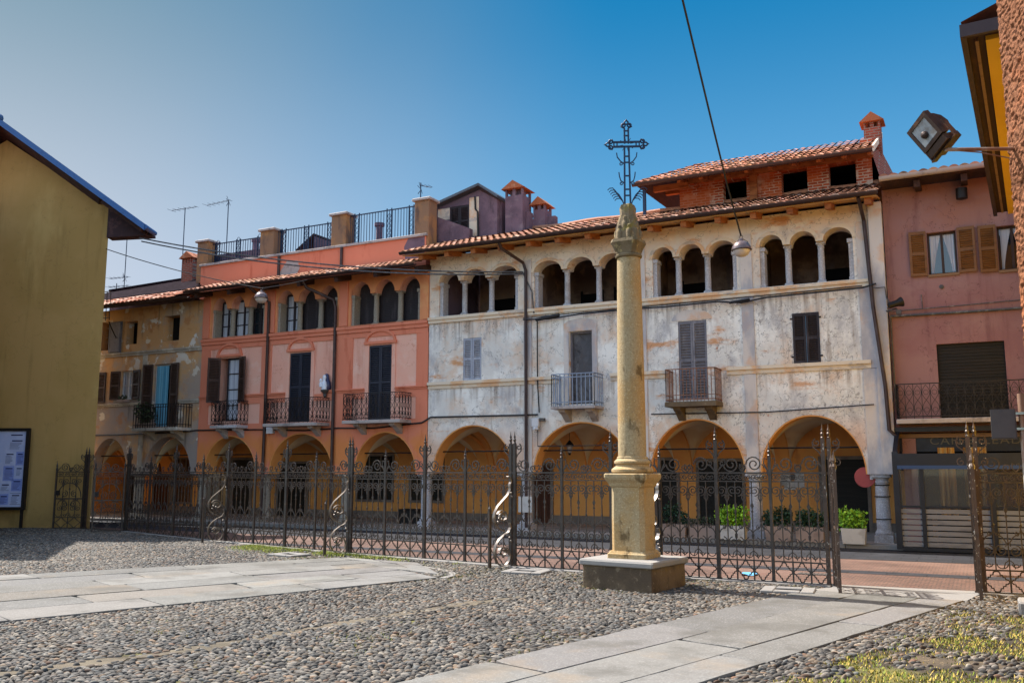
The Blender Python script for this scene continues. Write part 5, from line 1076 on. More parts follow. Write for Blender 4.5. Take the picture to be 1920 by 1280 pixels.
for sgn, an in ((1, 0), (1, PI/2), (1, PI), (1, -PI/2)):
    T = Tr((cx, cy, 0)) @ Matrix.Rotation(rb+an, 4, 'Z'); m.T = T
    for x in (-.08, .08):
        m.lathe([(.05, 5.251), (.054, 5.34), (.048, 5.39), (.028, 5.42), (.034, 5.44), (.028, 5.47), (.004, 5.485)], x, -.145, 10)
    m.lathe([(.045, 5.30), (.058, 5.44), (.052, 5.52), (.03, 5.55), (.038, 5.58), (.03, 5.615), (.004, 5.63)], 0, -.115, 10); m.T = None
m.build('carved_block', 'lichen_stone', VC, smooth=True)
CT = Tr((cx, cy, 0)) @ Matrix.Rotation(R(24), 4, 'Z'); m = MB(CT)
for s in (-1, 1):
    m.bar((s*.045, 0, 5.8), (s*.034, 0, 6.78), .028, .028, (1, 0, 0)); m.bar((s*.03, 0, 6.83), (s*.03, 0, 7.08), .026, .026, (1, 0, 0))
for z in (5.98, 6.08, 6.30, 6.52, 6.62, 6.96, 7.04): m.box(-.045, .045, -.011, .011, z-.01, z+.01)
for z in (6.78, 6.855): m.box(-.2, .2, -.014, .014, z-.014, z+.014)
for x in (-.2, -.15, .15, .2): m.box(x-.01, x+.01, -.01, .01, 6.791, 6.844)
def fleuron(ox, oz, dx, dz):
    px_, pz_ = -dz, dx; k = .085
    for a, b, r in ((1.15, 0, .030), (.62, .55, .030), (.62, -.55, .030)):
        c = (ox+(dx*a+px_*b)*k, oz+(dz*a+pz_*b)*k); curve(m, arc(c[0], c[1], r, 0, 360, 10), .010, 5)
    pts = [(0, .3), (.35, 1.0), (.75, .5), (1.75, 0), (.75, -.5), (.35, -1.0), (0, -.3)]; curve(m, [(ox+(dx*a+px_*b)*k, oz+(dz*a+pz_*b)*k) for a, b in pts], .010, 5)
fleuron(-.2, 6.817, -1, 0); fleuron(.2, 6.817, 1, 0); fleuron(0, 7.08, 0, 1)
for z, s_ in ((6.62, 1), (6.30, .8)):
    for s in (-1, 1): curve(m, [(s*.045, z-.12), (s*.10, z-.08), (s*.15*s_, z-.01), (s*.16*s_, z+.06)], .009); cscroll(m, s*.095, z-.12, .035, s, PI/2, 1.2, .007)
for a in range(8):
    t = a*PI/4+.2; m.bar((.06*math.cos(t), 0, 6.817+.06*math.sin(t)), (.12*math.cos(t), 0, 6.817+.12*math.sin(t)), .008, .008)
cr = m.build('cross', 'blue_iron', VC)
for s in (-1, 1):
    m = MB(CT); st = [(s*.05, 5.8), (s*.08, 5.9), (s*.13, 5.99), (s*.2, 6.06)]; curve(m, st, .009)
    for i in range(6):
        t = i/5; bx, bz = s*(.07+.11*t), 5.88+.17*t; m.ribbon([(bx, 0, bz), (bx+s*.05, 0, bz+.055), (bx+s*.10, 0, bz+.05), (bx+s*.13, 0, bz+.02)], (0, .012, 0), .009)
    m.build('palm_leaf', 'blue_iron', cr)
# ------------------------------------------------------------------ hanging lamps, cables, aerials
def lamp(x, y, z, label):
    Lp = root('street_lamp', (x, y, z), label, 'lamp', 'lamps hung over the street on wires')
    LT = Tr((x, y, z)) @ Matrix.Scale(.82, 4) @ Tr((-x, -y, -z)); m = MB(LT); m.lathe([(.225, z+.0), (.23, z+.03), (.215, z+.09), (.17, z+.16), (.1, z+.205), (.05, z+.22), (.045, z+.27), (.02, z+.29)], x, y, 24); m.build('lamp_shade', 'lamp_shell', Lp, smooth=True)
    m = MB(LT); m.lathe([(.003, z-.17), (.08, z-.16), (.15, z-.12), (.195, z-.06), (.212, z-.001)], x, y, 24); m.build('lamp_bowl', 'lamp_glass', Lp, smooth=True)
    m = MB(LT); m.lathe([(.228, z-.012), (.24, z-.005), (.24, z+.01), (.228, z+.015)], x, y, 24)
    for t in (0, 2.1, 4.2): m.tube([(x+.235*math.cos(t), y+.235*math.sin(t), z), (x+.14*math.cos(t), y+.14*math.sin(t), z+.2), (x+.02*math.cos(t), y+.02*math.sin(t), z+.28)], .008, 5)
    m.tube([(x+.04*math.cos(a*PI/4), y, z+.32+.04*math.sin(a*PI/4)) for a in range(8)], .008, 5, closed=True); m.build('hanger', 'brown_metal', Lp); return Lp
lamp(-17.66, 19.0, 6.47, 'round street lamp hung before the orange loggia at the left')
lamp(-3.93, 17.5, 5.98, 'round street lamp hung in front of the white loggia')
def sag(p, q, s, n=18): 
    p, q = Vector(p), Vector(q); return [p.lerp(q, i/n)-Vector((0, 0, s*4*(i/n)*(1-i/n))) for i in range(n+1)]
def cable(runs, label, mt='cable', grp=None):
    m = MB()
    for pts, r in runs: m.tube(pts, r, 5)
    o = m.build('cable', mt, origin=runs[0][0][0]); return tag(o, label, 'cable', grp)
t0 = yp(-1.1, .3, 8.8); e0 = Vector((-11.05, FY-.05, 7.18))
cable([(sag(t0, e0, .30), .022), (sag(t0+Vector((.1, 0, -.12)), e0+Vector((0, -.03, -.06)), .34), .022), ([e0+Vector((0, -.02, 0)), e0+Vector((.3, -.02, -.6)), e0+Vector((.35, -.02, -1.2))], .02)], 'pair of twisted cables slung from the yellow house eaves to the white house', 'cable_grey')
cable([(sag(yp(.0, .1, 8.5), (-17.66, 19.0, 6.76), .1), .014), (sag((-17.66, 19.0, 6.76), (-18.0, 21.4, 7.5), .02), .012)], 'thin wire from the yellow house holding the left street lamp')
wq = Vector((-3.39, 11.95, 8.37)); wl = Vector((-3.93, 17.5, 6.27))
cable([([wl, wl.lerp(wq, .3)-Vector((0, 0, .1)), wl.lerp(wq, .6)-Vector((0, 0, .08)), wq, wq+(wq-wl)*.6+Vector((0, 0, .15))], .017)], 'black wire running up over the square from the right street lamp')
F1 = FY-.06
cable([([(-30, F1, 2.95), (-27, F1, 2.95), (-24, F1, 2.98), (-23.2, F1, 3.03), (-20.5, F1, 3.0), (-18.6, F1, 2.93), (-17.3, F1, 2.98), (-16, F1, 2.95), (-14.3, F1, 3.07), (-14.0, F1, 3.22), (-11.2, F1, 3.2), (-10.6, F1, 3.2)], .025)], 'black cable tacked along above the arches of the orange house')
cable([([(-10.55, F1, 3.25), (-10.6, F1, 4.1), (-10.6, F1, 5.8)], .018), ([(-10.6, F1, 3.1), (-10.6, F1, 2.35), (-7.9, F1, 2.35)], .014), ([(-7.4, F1, 3.12), (-5.5, F1, 3.1), (-4.5, F1, 3.09), (-2.1, F1-.05, 3.19)], .016)], 'thin black cable above the white house arches')
F3 = FY-.13
cable([([(-11.0, F3, 5.82), (-10.2, F3, 5.78), (-9.3, F3, 5.84), (-7.8, F3, 5.86), (-7, F3, 5.84), (-5.6, F3, 5.86), (-5.0, F3, 5.78), (-4.4, F3, 5.86), (-2.2, F3-.08, 5.88), (-1.9, F3-.08, 5.95)], .022), ([(-11, F3, 5.86), (-9, F3, 5.88), (-5.5, F3, 5.9), (-2.2, F3-.08, 5.93)], .013), ([(-10.6, F3-.02, 5.78), (-9.9, F3-.02, 5.86)], .05), ([(-5.3, F3-.02, 5.8), (-4.8, F3-.02, 5.85)], .035)], 'cable bundle under the loggia sill of the white house')
cable([([(-1.68, KY-.05, 5.22), (0, KY-.05, 5.2), (3, KY-.05, 5.2)], .03), ([(-1.68, KY-.05, 5.33), (0, KY-.05, 5.36), (3, KY-.05, 5.42)], .012), ([(-.98, KY-.03, 5.35), (-.99, KY-.03, 5.68)], .01), ([(-1.66, KY-.06, 5.2), (-1.66, KY-.06, 3.2), (-1.6, KY-.06, 2.8)], .02)], 'grey cable run across the pink house between its floors', 'cable_grey')
def antenna(x, y, z0, z1, b0, b1, bz, label, els=(0, .2, .4, .6, .8, 1), tilt=.03, extra=False):
    A = root('tv_antenna', (x, y, z0), label, 'antenna', 'television aerials on the roofs')
    m = MB(); m.tube([(x, y, z0), (x, y, z1)], .018, 6); m.build('mast', 'blue_iron', A)
    m = MB(); m.tube([(b0, y, bz+tilt), (b1, y, bz-tilt*.5)], .013, 5)
    for t in els:
        xx = b0+(b1-b0)*t; m.tube([(xx, y-.22+.1*t, bz+tilt*(1-t)), (xx, y+.22-.1*t, bz+tilt*(1-t))], .006, 4)
    if extra: m.tube([(x-.12, y, bz+.1), (x+.02, y, bz-.05), (x-.1, y, bz-.18)], .012, 4); m.tube([(x, y-.1, bz+.16), (x, y+.1, bz-.16)], .008, 4)
    m.build('boom', 'blue_iron', A); return A
antenna(-26.83, 24.5, 8.9, 11.77, -27.56, -26.24, 11.74, 'tv aerial on a thin mast beside the brick chimney', tilt=.02)
antenna(-24.38, 24.3, 8.7, 11.63, -25.48, -24.3, 11.66, 'tv aerial on the terrace shed of the orange house', tilt=-.03, extra=True)
antenna(-30.6, 25.0, 8.6, 11.17, -31.5, -30.4, 9.5, 'tv aerial mast rising close to the yellow house eaves', extra=True)
antenna(-31.3, 25.2, 8.4, 9.35, -31.8, -30.6, 9.2, 'low tv aerial half hidden by the yellow house')
antenna(-15.25, 23.35, 10.1, 10.72, -15.25, -14.85, 10.55, 'short tv aerial on the right terrace pier', els=(.3, .6, .9), tilt=.08, extra=True)
# ------------------------------------------------------------------ planters under the arches
def foliage(par, x0, x1, y0, y1, z0, z1, n, base, size, name='foliage', spread=.06):
    vs = []; fs = []; cs = []; b = np.array(lin(base)[:3]); nc = max(3, int((x1-x0)/.13))
    cen = [(x0+(x1-x0)*(i+.5)/nc+RNG.normal(0, .02), (y0+y1)/2+RNG.normal(0, .03), z0+(z1-z0)*(.35+.35*RNG.random()), (z1-z0)*(.42+.16*RNG.random())) for i in range(nc)]
    for i in range(n):
        cx_, cy_, cz_, rr = cen[RNG.integers(nc)]; d = RNG.normal(0, 1, 3); d /= np.linalg.norm(d); k = rr*RNG.random()**.4*(1.25 if RNG.random() < .08 else 1)
        p = Vector((cx_+d[0]*k*.62, cy_+d[1]*k*.6, max(z0-.02, cz_+d[2]*k))); s = size*RNG.uniform(.45, 1.15)
        u = Vector(RNG.normal(0, 1, 3)).normalized(); w = u.cross(Vector(RNG.normal(0, 1, 3))).normalized()*s*.42; u *= s
        q = len(vs); vs += [p, p+u*.5+w, p+u, p+u*.5-w]; fs.append((q, q+1, q+2, q+3)); c = np.clip(b*RNG.uniform(.3, 1.35)*(1+RNG.normal(0, .08, 3)), .005, .6); cs += [(*c, 1)]*4
    for c in cen:
        q = len(vs); vs += [(c[0]-.006, c[1], z0-.05), (c[0]+.006, c[1], z0-.05), (c[0], c[1], c[2]+.1)]; fs.append((q, q+1, q+2)); cs += [(.05, .035, .02, 1)]*3
    m = MB(); m.add(vs, fs); return m.build(name, 'leaf', par, col=cs)
def planter(x0, x1, y, h, box, base, zt, label, n=900):
    Pn = root('planter', ((x0+x1)/2, y, .1), label, 'planter', 'planters under the white arches')
    m = MB(); i = .03; b = [(x0+i, y-.13), (x1-i, y-.13), (x1-i, y+.13), (x0+i, y+.13)]; t = [(x0, y-.16), (x1, y-.16), (x1, y+.16), (x0, y+.16)]
    v = [(*p, .104) for p in b]+[(*p, .1+h) for p in t]+[(p[0]+(.025 if p[0] == x0 else -.025), p[1]+(.025 if p[1] < y else -.025), .1+h) for p in t]+[(p[0]+(.03 if p[0] == x0 else -.03), p[1]+(.03 if p[1] < y else -.03), .1+h-.06) for p in t]
    f = [(3, 2, 1, 0)]
    for r in range(3):
        for k in range(4): f.append((r*4+k, r*4+(k+1) % 4, r*4+4+(k+1) % 4, r*4+4+k))
    m.add(v, f); m.build('box', box, Pn)
    m = MB(); m.box(x0+.031, x1-.031, y-.129, y+.129, .1+h-.09, .1+h-.05); m.build('soil', 'soil', Pn)
    foliage(Pn, x0+.03, x1-.03, y-.1, y+.1, .1+h-.04, zt, n, base, .07); return Pn
PY_ = 21.75
planter(-7.02, -6.42, PY_, .32, 'pink_box', '#27402c', .82, 'greyish planter with dark shrubs beside the votive column', 700)
planter(-6.38, -5.72, PY_+.05, .3, 'pink_box', '#38442e', .62, 'brown low planter with hardly any plants in the third arch', 120)
planter(-5.66, -4.98, PY_-.1, .33, 'white_box', '#86b52e', .95, 'white planter with bright green shrubs in the third arch', 1100)
planter(-4.55, -3.95, PY_-.05, .34, 'pink_box', '#2c4630', .84, 'beige planter with dark green shrubs, left one in the last arch')
planter(-3.87, -3.24, PY_-.05, .34, 'pink_box', '#324c34', .84, 'beige planter with dark green shrubs, middle one in the last arch')
planter(-2.88, -2.36, PY_-.1, .34, 'white_box', '#8ab836', .92, 'white planter with bright green shrubs beside the right column')
bp = root('balcony_plant', (-25.2, 21.75, 3.12), 'straggly green plants in a trough on the ochre house balcony', 'plant')
m = MB(); m.box(-25.5, -24.75, 21.66, 21.84, 3.121, 3.3); m.build('trough', 'pink_box', bp); foliage(bp, -25.5, -24.8, 21.68, 21.82, 3.3, 4.05, 420, '#39452a', .09)
bp = root('balcony_plant', (-26.7, 22.1, 4.1), 'small plant on the ochre house window sill', 'plant')
m = MB(); m.box(-27.0, -26.45, FY-.17, FY-.08, 4.09, 4.17); m.build('trough', 'pink_box', bp); foliage(bp, -26.95, -26.5, FY-.16, FY-.09, 4.16, 4.34, 140, '#39452a', .06)
# ------------------------------------------------------------------ small fittings
def simple(name, mt, mb, o, label, cat, smooth=False): return tag(mb.build(name, mt, origin=o, smooth=smooth), label, cat)
m = MB(); m.lathe([(.225, -.02), (.23, -.015), (.23, .015), (.225, .02)], 0, 0, 28); 
for i in range(len(m.v)): x, y, z = m.v[i]; m.v[i] = (-2.40+x, FY+.12+z, 1.55+y)
rs = root('round_sign', (-2.42, FY-.12, 1.55), 'round dull red sign fixed to the right column of the white house', 'sign'); m.build('disc', 'redsign', rs)
m = MB(); m.box(-2.26, -2.14, FY+.07, FY+.2, 1.52, 1.6); m.box(-2.29, -2.23, FY+.06, FY+.095, 1.5, 1.64); m.build('bracket', 'white_paint', rs)
m = MB(); m.bev(-10.74, -10.53, FY-.16, FY-.04, 2.88, 3.1, .012); eb_ = root('alarm_box', (-10.63, FY-.1, 3.0), 'white alarm box on the white house by the downpipe', 'box'); m.build('casing', 'white_paint', eb_)
m = MB(); m.box(-10.71, -10.56, FY-.15, FY-.05, 2.79, 2.878); m.sphere((-10.63, FY-.15, 2.82), .045, 8, 6); m.build('sounder', 'white_paint', eb_); m = MB(); m.box(-10.525, -10.38, FY-.12, FY-.04, 3.02, 3.1); m.build('bracket', 'greybox', eb_)
m = MB(); m.bev(-20.1, -19.82, FY-.14, FY-.02, 2.86, 3.06, .015); simple('meter_box', 'white_paint', m, (-19.96, FY-.08, 2.96), 'small white meter box under the cable on the orange house', 'box')
sp = root('loudspeaker', (-1.55, 21.8, 5.4), 'black horn loudspeaker on a bracket at the corner of the white house', 'loudspeaker')
T = Tr((-1.52, 21.85, 5.42)) @ Matrix.Rotation(R(72), 4, 'Y') @ Matrix.Rotation(R(-20), 4, 'X'); m = MB(T); m.lathe([(.04, -.16), (.07, -.14), (.075, .05), (.11, .14), (.112, .17), (.09, .165), (.05, .06)], 0, 0, 14); m.build('horn', 'black_iron', sp, smooth=True)
m = MB(); m.tube([(-1.98, 22.0, 5.85), (-1.72, 22.0, 5.85), (-1.7, 22.0, 5.6), (-1.62, 21.9, 5.45)], .015, 6); m.tube([(-1.72, 22.05, 5.3), (-1.5, 21.9, 5.32), (-1.45, 21.88, 5.22)], .02, 6); m.box(-1.5, -1.4, 21.83, 21.93, 5.18, 5.28); m.build('bracket', 'greybox', sp)
ln = root('wall_lantern', (-11.03, 24, 2.4), 'small iron lantern hanging under the second arch of the white house', 'lantern')
m = MB(); m.lathe([(.05, 2.2), (.1, 2.42)], -11.03+.55, 24, 6, .3); m.build('pane', 'lamp_glass', ln); m = MB(); m.lathe([(.125, 2.421), (.11, 2.45), (.04, 2.53), (.02, 2.56)], -10.48, 24, 6, .3); m.lathe([(.02, 2.14), (.055, 2.199)], -10.48, 24, 6, .3); m.tube([(-10.48, 24, 2.55), (-10.48, 24, 2.9)], .008, 4); m.build('lantern_frame', 'black_iron', ln)
m = MB(); m.box(-11.13, -10.73, FY-.17, FY-.15, .6, 1.02); simple('board', 'white_box', m, (-11.1, FY, 1), 'plain beige board tied to a column of the white house', 'board')
po = root('poster', (-4.68, 25.95, 1.4), 'torn grey and white posters on the wall under the last arch', 'poster')
m = MB(); m.box(-5.0, -4.72, 25.985, 25.99, 1.3, 1.6); m.box(-4.9, -4.6, 25.978, 25.984, 1.18, 1.42); m.box(-4.62, -4.36, 25.985, 25.992, 1.24, 1.66); m.build('sheets', 'white_paint', po)
m = MB(); r_ = random.Random(3)
for i in range(9): zz = 1.28+i*.035; m.box(-4.98, -4.75+r_.uniform(-.1, 0), 25.97, 25.977, zz, zz+.012)
m.box(-4.72, -4.6, 25.97, 25.977, 1.45, 1.6); m.build('printing', 'shutter_black', po)
m = MB(); m.bev(-16.03, -15.24, 23.5, 24.0, .1, .54, .03); simple('storage_box', 'dark_door', m, (-15.6, 23.7, .1), 'black box under the last arch of the orange house', 'box')
# Madonna figure on a console
MD = root('statuette', (-17.8, FY-.12, 4.1), 'small glazed blue and white bust of a veiled woman on the orange wall', 'statue')
c = (-17.8, FY-.13)
m = MB(); m.lathe([(.14, 4.16), (.165, 4.22), (.15, 4.36), (.115, 4.44), (.09, 4.5), (.085, 4.58), (.06, 4.64), (.01, 4.66)], c[0]+.02, c[1]+.04, 16, 0, 1, .7); m.build('veil', 'robe_blue', MD, smooth=True)
m = MB(); m.lathe([(.09, 4.16), (.1, 4.28), (.08, 4.38), (.045, 4.43), (.045, 4.45), (.062, 4.5), (.062, 4.55), (.04, 4.6), (.005, 4.615)], c[0]+.01, c[1]-.05, 14, 0, 1, .8); m.build('body', 'robe_white', MD, smooth=True)
m = MB(); m.lathe([(.05, 4.24), (.06, 4.33), (.035, 4.385), (.047, 4.42), (.047, 4.46), (.02, 4.495), (.003, 4.5)], c[0]-.08, c[1]-.1, 12); m.build('child', 'robe_white', MD, smooth=True)
m = MB(); m.lathe([(.02, 3.92), (.06, 3.97), (.05, 4.03), (.1, 4.09), (.14, 4.12), (.14, 4.155)], c[0]-.02, c[1]+.03, 12); m.build('console', 'greybox', MD, smooth=True)
def cover(x, y, label, an):
    Mh = root('drain_cover', (x, y, 0), label, 'drain cover', 'stone drain slabs in the cobbles'); T = Tr((x, y, 0)) @ Matrix.Rotation(R(an), 4, 'Z')
    m = MB(T); m.bev(-.36, -.18, -.26, .26, 0, .05, .012); m.bev(.18, .36, -.26, .26, 0, .05, .012); m.bev(-.179, .179, -.26, -.12, 0, .05, .012); m.bev(-.179, .179, .12, .26, 0, .05, .012); m.build('slab', 'kerb', Mh)
    m = MB(T); m.box(-.178, .178, -.119, .119, 0, .02)
    for i in range(4): m.box(-.17, .17, -.11+i*.06, -.085+i*.06, .021, .035)
    m.build('grate', 'black_iron', Mh)
cover(-6.9, 13.95, 'stone drain slab with iron grate left of the column base', 5); cover(-12.5, 14.55, 'stone drain slab in the grassy strip by the fence', -10); cover(-2.55, 13.5, 'stone drain slab with iron grate near the gate', 5)
m = MB(); v = [(x, y, .012+.03*math.sin(x*31+y*17)**2) for y in (15.25, 15.33, 15.43, 15.5) for x in (-3.64, -3.57, -3.5, -3.4)]; m.add(v+[(x, y, z+.003) for x, y, z in v], [(j*4+i, j*4+i+1, j*4+i+5, j*4+i+4) for j in range(3) for i in range(3)]+[(16+j*4+i, 16+j*4+i+1, 16+j*4+i+5, 16+j*4+i+4) for j in range(3) for i in range(3)]); simple('litter', 'blue_paper', m, (-3.5, 15.4, 0), 'crumpled light blue paper lying on the road behind the fence', 'litter')
m = MB(); m.box(-2.85, -2.25, 15.85, 16.1, .005, .012)
for i in range(9): m.box(-2.83+i*.065, -2.79+i*.065, 15.87, 16.08, .0121, .018)
simple('road_grate', 'greybox', m, (-2.5, 16, 0), 'long iron drain grate set in the road behind the fence', 'drain grate')

# ------------------------------------------------------------------ ground
def sheet(name, pts, z, mt):
    m = MB(); m.add([(x, y, z) for x, y in pts], [tuple(range(len(pts)))]); return kind(m.build(name, mt), 'structure')
sheet('ground', [(-300, -300), (300, -300), (300, 300), (-300, 300)], 0, 'dirt')
fl = [(-34, 21.5)]+[(x, y+.12) for x, y in NODES]+[(-.1, 14.62), (2, 14.87), (9, 15.3)]
sheet('road', fl+[(9, 21.74), (-34, 21.74)], .004, 'road')
sheet('shade_dark_sidewalk', [(-34, 19.2), (-6, 18.9), (9, 19.3), (9, 21.73), (-34, 21.73)], .008, 'side')  # dark strip widened into the road to paint the facade's shade band
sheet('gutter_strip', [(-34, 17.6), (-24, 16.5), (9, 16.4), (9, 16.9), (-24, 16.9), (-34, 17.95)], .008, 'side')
m = MB(); m.box(-34, 9, 21.75, 26.4, 0, .1); kind(m.build('arcade_floor', 'floor'), 'structure')
m = MB(); x = -34.0
while x < 9: m.bev(x, x+1.19, 21.6, 21.748, 0, .105, .01); x += 1.2
kind(m.build('sidewalk_kerb', 'kerb'), 'structure')
m = MB()
for (a, b) in zip(NODES[:-1]+[(-2.08, 14.4), (-.12, 14.5), (.95, 14.62)], NODES[1:]+[(-.12, 14.5), (.95, 14.62), (2.2, 14.8)]):
    L = math.hypot(b[0]-a[0], b[1]-a[1]); n = max(1, round(L/1.4)); d = Vector((b[0]-a[0], b[1]-a[1], 0))/L; m.T = Matrix(((d.x, -d.y, 0, a[0]), (d.y, d.x, 0, a[1]), (0, 0, 1, 0), (0, 0, 0, 1)))
    for i in range(n): m.bev(i*L/n+.004, (i+1)*L/n-.004, -.13, .15, -.02, .03+.004*math.sin(i*7+a[0]), .012)
m.T = None; kind(m.build('kerb', 'kerb'), 'structure')
PATHS = []
def slabs(name, U0, U1, V0, V1, rows, lmin, lmax, seed):
    """paving between two edge lines; U: upper edge start/end, V: lower edge start/end"""
    r = random.Random(seed); m = MB(); cols = []; U0, U1, V0, V1 = map(Vector, (U0, U1, V0, V1)); PATHS.append([U0, U1, V1, V0])
    g = .008
    def P(t, s): return U0.lerp(U1, t).lerp(V0.lerp(V1, t), s)
    L = (U1-U0).length; ws = [1+r.uniform(-.22, .22) for _ in range(rows)]; tot = sum(ws); acc = [0]
    for w in ws: acc.append(acc[-1]+w/tot)
    for k in range(rows):
        t = -r.uniform(0, 1)*.1
        while t < 1:
            t2 = min(1, t+r.uniform(lmin, lmax)/L); a, b, c, d = [P(tt, ss) for tt, ss in ((max(t, 0)+g/L, acc[k]+.0022), (t2-g/L, acc[k]+.0022), (t2-g/L, acc[k+1]-.0022), (max(t, 0)+g/L, acc[k+1]-.0022))]
            h = .03+r.uniform(-.004, .004); base = np.array(lin('#96938f')[:3])*r.uniform(.32, .54)*np.array([1+r.uniform(-.02, .04), 1, 1-r.uniform(-.02, .05)])
            if r.random() < .2: base *= np.array([1.06, .98, .88])
            tl = [h+r.uniform(-.003, .003) for _ in range(4)]; q = [a, b, c, d]; ce = (a+b+c+d)/4
            rim = []
            for e in range(4):       # worn outline: wavering edges, knocked-off corners
                p, p2 = q[e], q[(e+1) % 4]; z, z2 = tl[e], tl[(e+1) % 4]; ln = (p2-p).length; nn_ = Vector((-(p2-p).y, (p2-p).x))/ln
                if nn_.dot(ce-p) < 0: nn_ = -nn_
                ns = max(3, int(ln/.22)); ck = r.uniform(.01, .05) if r.random() < .5 else .006
                for k2 in range(ns):
                    tt = k2/ns; w_ = abs(r.gauss(0, .0035)) if k2 else 0
                    if r.random() < .05: w_ += r.uniform(.006, .018)
                    if k2 == 0: rim.append((*(p+(ce-p).normalized()*ck), z))
                    else: rim.append((*(p.lerp(p2, tt)+nn_*w_), z+(z2-z)*tt))
            K_ = len(rim); v = [(x, y, -.02) for x, y, z in rim]+[(x, y, z-.007) for x, y, z in rim]+[(x+(ce.x-x)*.01, y+(ce.y-y)*.01, z) for x, y, z in rim]
            f = [tuple(range(2*K_, 3*K_))]
            for rr in (0, K_):
                for j in range(K_): f.append((rr+j, rr+(j+1) % K_, rr+K_+(j+1) % K_, rr+K_+j))
            m.add(v, f); cols += [(*base, 1)]*(3*K_); t = t2
    return kind(m.build(name, 'path', col=cols), 'structure')
slabs('path', (-17.2, 4.5), (-11.22, 14.62), (-11.2, 3.1), (-7.75, 12.55), 6, 1.5, 3.0, 5)
slabs('path', (-11.22, 14.63), (-9.35, 14.4), (-9.4, 13.35), (-8.0, 13.0), 3, .9, 1.6, 8)
slabs('path', (-4.93, 3.7), (-2.35, 13.75), (-3.4, 3.0), (-.32, 13.5), 3, 2.2, 4.2, 2)
sheet('threshold', [(-2.35, 13.77), (-.3, 13.52), (-.15, 14.35), (-2.0, 14.28)], .022, 'kerb')
PATHS.append([Vector(p) for p in ((-2.35, 13.77), (-.3, 13.52), (-.15, 14.35), (-2.0, 14.28))])
# curved kerb where the left paving ends
m = MB(); cp = [(-7.72, 12.6), (-7.75, 12.95), (-7.95, 13.3), (-8.3, 13.62), (-8.75, 13.85), (-9.35, 14.05)]
m.ribbon([(x, y, .0) for x, y in cp], (0, 0, .024), .11); kind(m.build('curved_kerb', 'kerb'), 'structure')
# ------------------------------------------------------------------ cobbles and grass
CAMP = np.array([0, 0, 1.7]); yaw = R(27.2); pit = R(8.1)
fwv = np.array([-math.sin(yaw)*math.cos(pit), math.cos(yaw)*math.cos(pit), math.sin(pit)]); rv = np.array([math.cos(yaw), math.sin(yaw), 0]); uv = np.cross(rv, fwv)
def inview(x, y, mx=360, my=150):
    d = np.stack([x, y, np.full_like(x, -1.7)], -1); w = d@fwv; w = np.where(w < .1, .1, w); u = 960+1700*(d@rv)/w; v = 640-1700*(d@uv)/w; return (d@fwv > .5) & (u > -mx) & (u < 1920+mx) & (v < 1280+my)
def inpoly(x, y, poly, grow=0.0):
    c = np.zeros(x.shape, bool); n = len(poly)
    P = [(float(p[0]), float(p[1])) for p in poly]
    if grow:
        mxx = sum(p[0] for p in P)/n; myy = sum(p[1] for p in P)/n; P = [(px_+(px_-mxx)/math.hypot(px_-mxx, py_-myy)*grow, py_+(py_-myy)/math.hypot(px_-mxx, py_-myy)*grow) for px_, py_ in P]
    for i in range(n):
        (x1, y1), (x2, y2) = P[i], P[(i+1) % n]; k = ((y1 > y) != (y2 > y)) & (x < (x2-x1)*(y-y1)/((y2-y1)+1e-12)+x1); c ^= k
    return c
def lownoise(x, y, s, seed):
    r = np.random.default_rng(seed); o = np.zeros_like(x)
    for k in range(6): a = r.uniform(0, 2*PI); f = s*(1.0+.55*k); o += np.sin((x*math.cos(a)+y*math.sin(a))*f+r.uniform(0, 6))/(1+.35*k)
    return o/2.4
ang = R(24); sx_, sy_ = .077, .0385
gu, gv = np.meshgrid(np.arange(-34, 18, sx_), np.arange(-4, 34, sy_)); gu = gu+(np.arange(gu.shape[0])[:, None] % 2)*sx_*.5
gu = (gu+RNG.normal(0, .014, gu.shape)).ravel(); gv = (gv+RNG.normal(0, .006, gv.shape)).ravel()
X = gu*math.cos(ang)-gv*math.sin(ang); Yv = gu*math.sin(ang)+gv*math.cos(ang)
wx = .05*np.sin(Yv*2.1+1)+.04*np.sin(X*3.3); X = X+wx; Yv = Yv+.04*np.sin(X*2.4)
fyl = np.interp(X, [-30]+[p[0] for p in NODES]+[-.12, 3], [19.5]+[p[1] for p in NODES]+[14.5, 14.85])
keep = inview(X, Yv) & (Yv < fyl-.17) & (X > -27) & (X < 1.6) & (Yv > 3.2)
keep &= ~((X+23.78)*.458+(Yv-18.73)*-.889 < .05)          # not inside the yellow house
for pth in PATHS: keep &= ~inpoly(X, Yv, pth, .02)
keep &= ~((np.abs((X+4.69)*math.cos(R(8))-(Yv-13.1)*math.sin(R(8))) < .6) & (np.abs((X+4.69)*math.sin(R(8))+(Yv-13.1)*math.cos(R(8))) < .6))
for cx_, cy_ in ((-6.9, 13.95), (-12.5, 14.55), (-2.55, 13.5)): keep &= ~((abs(X-cx_) < .4) & (abs(Yv-cy_) < .3))
sd = [(-8.2, 3.6), (-7.46, 5.09), (-6.85, 6.5), (-6.45, 8.7), (-5.95, 10.6), (-5.4, 11.9)]
sand = np.abs(X-np.interp(Yv, [p[1] for p in sd], [p[0] for p in sd]))*.95; bare = (sand < .11+.10*lownoise(X, Yv, 2.2, 3)) & (Yv < 11.4) & (RNG.random(X.shape) < .75)
bare |= (lownoise(X, Yv, 1.1, 5) > .95) & (RNG.random(X.shape) < .8)
re_ = np.interp(Yv, [3.0, 13.5], [-3.4, -.32]); right = X > re_+.02; gz = (X-re_ > .38+.35*lownoise(X, Yv, 1.6, 9)) & (Yv < 12.4) & right
bare |= gz & ((lownoise(X, Yv, 2.6, 12) > -.12) | (RNG.random(X.shape) < .35))
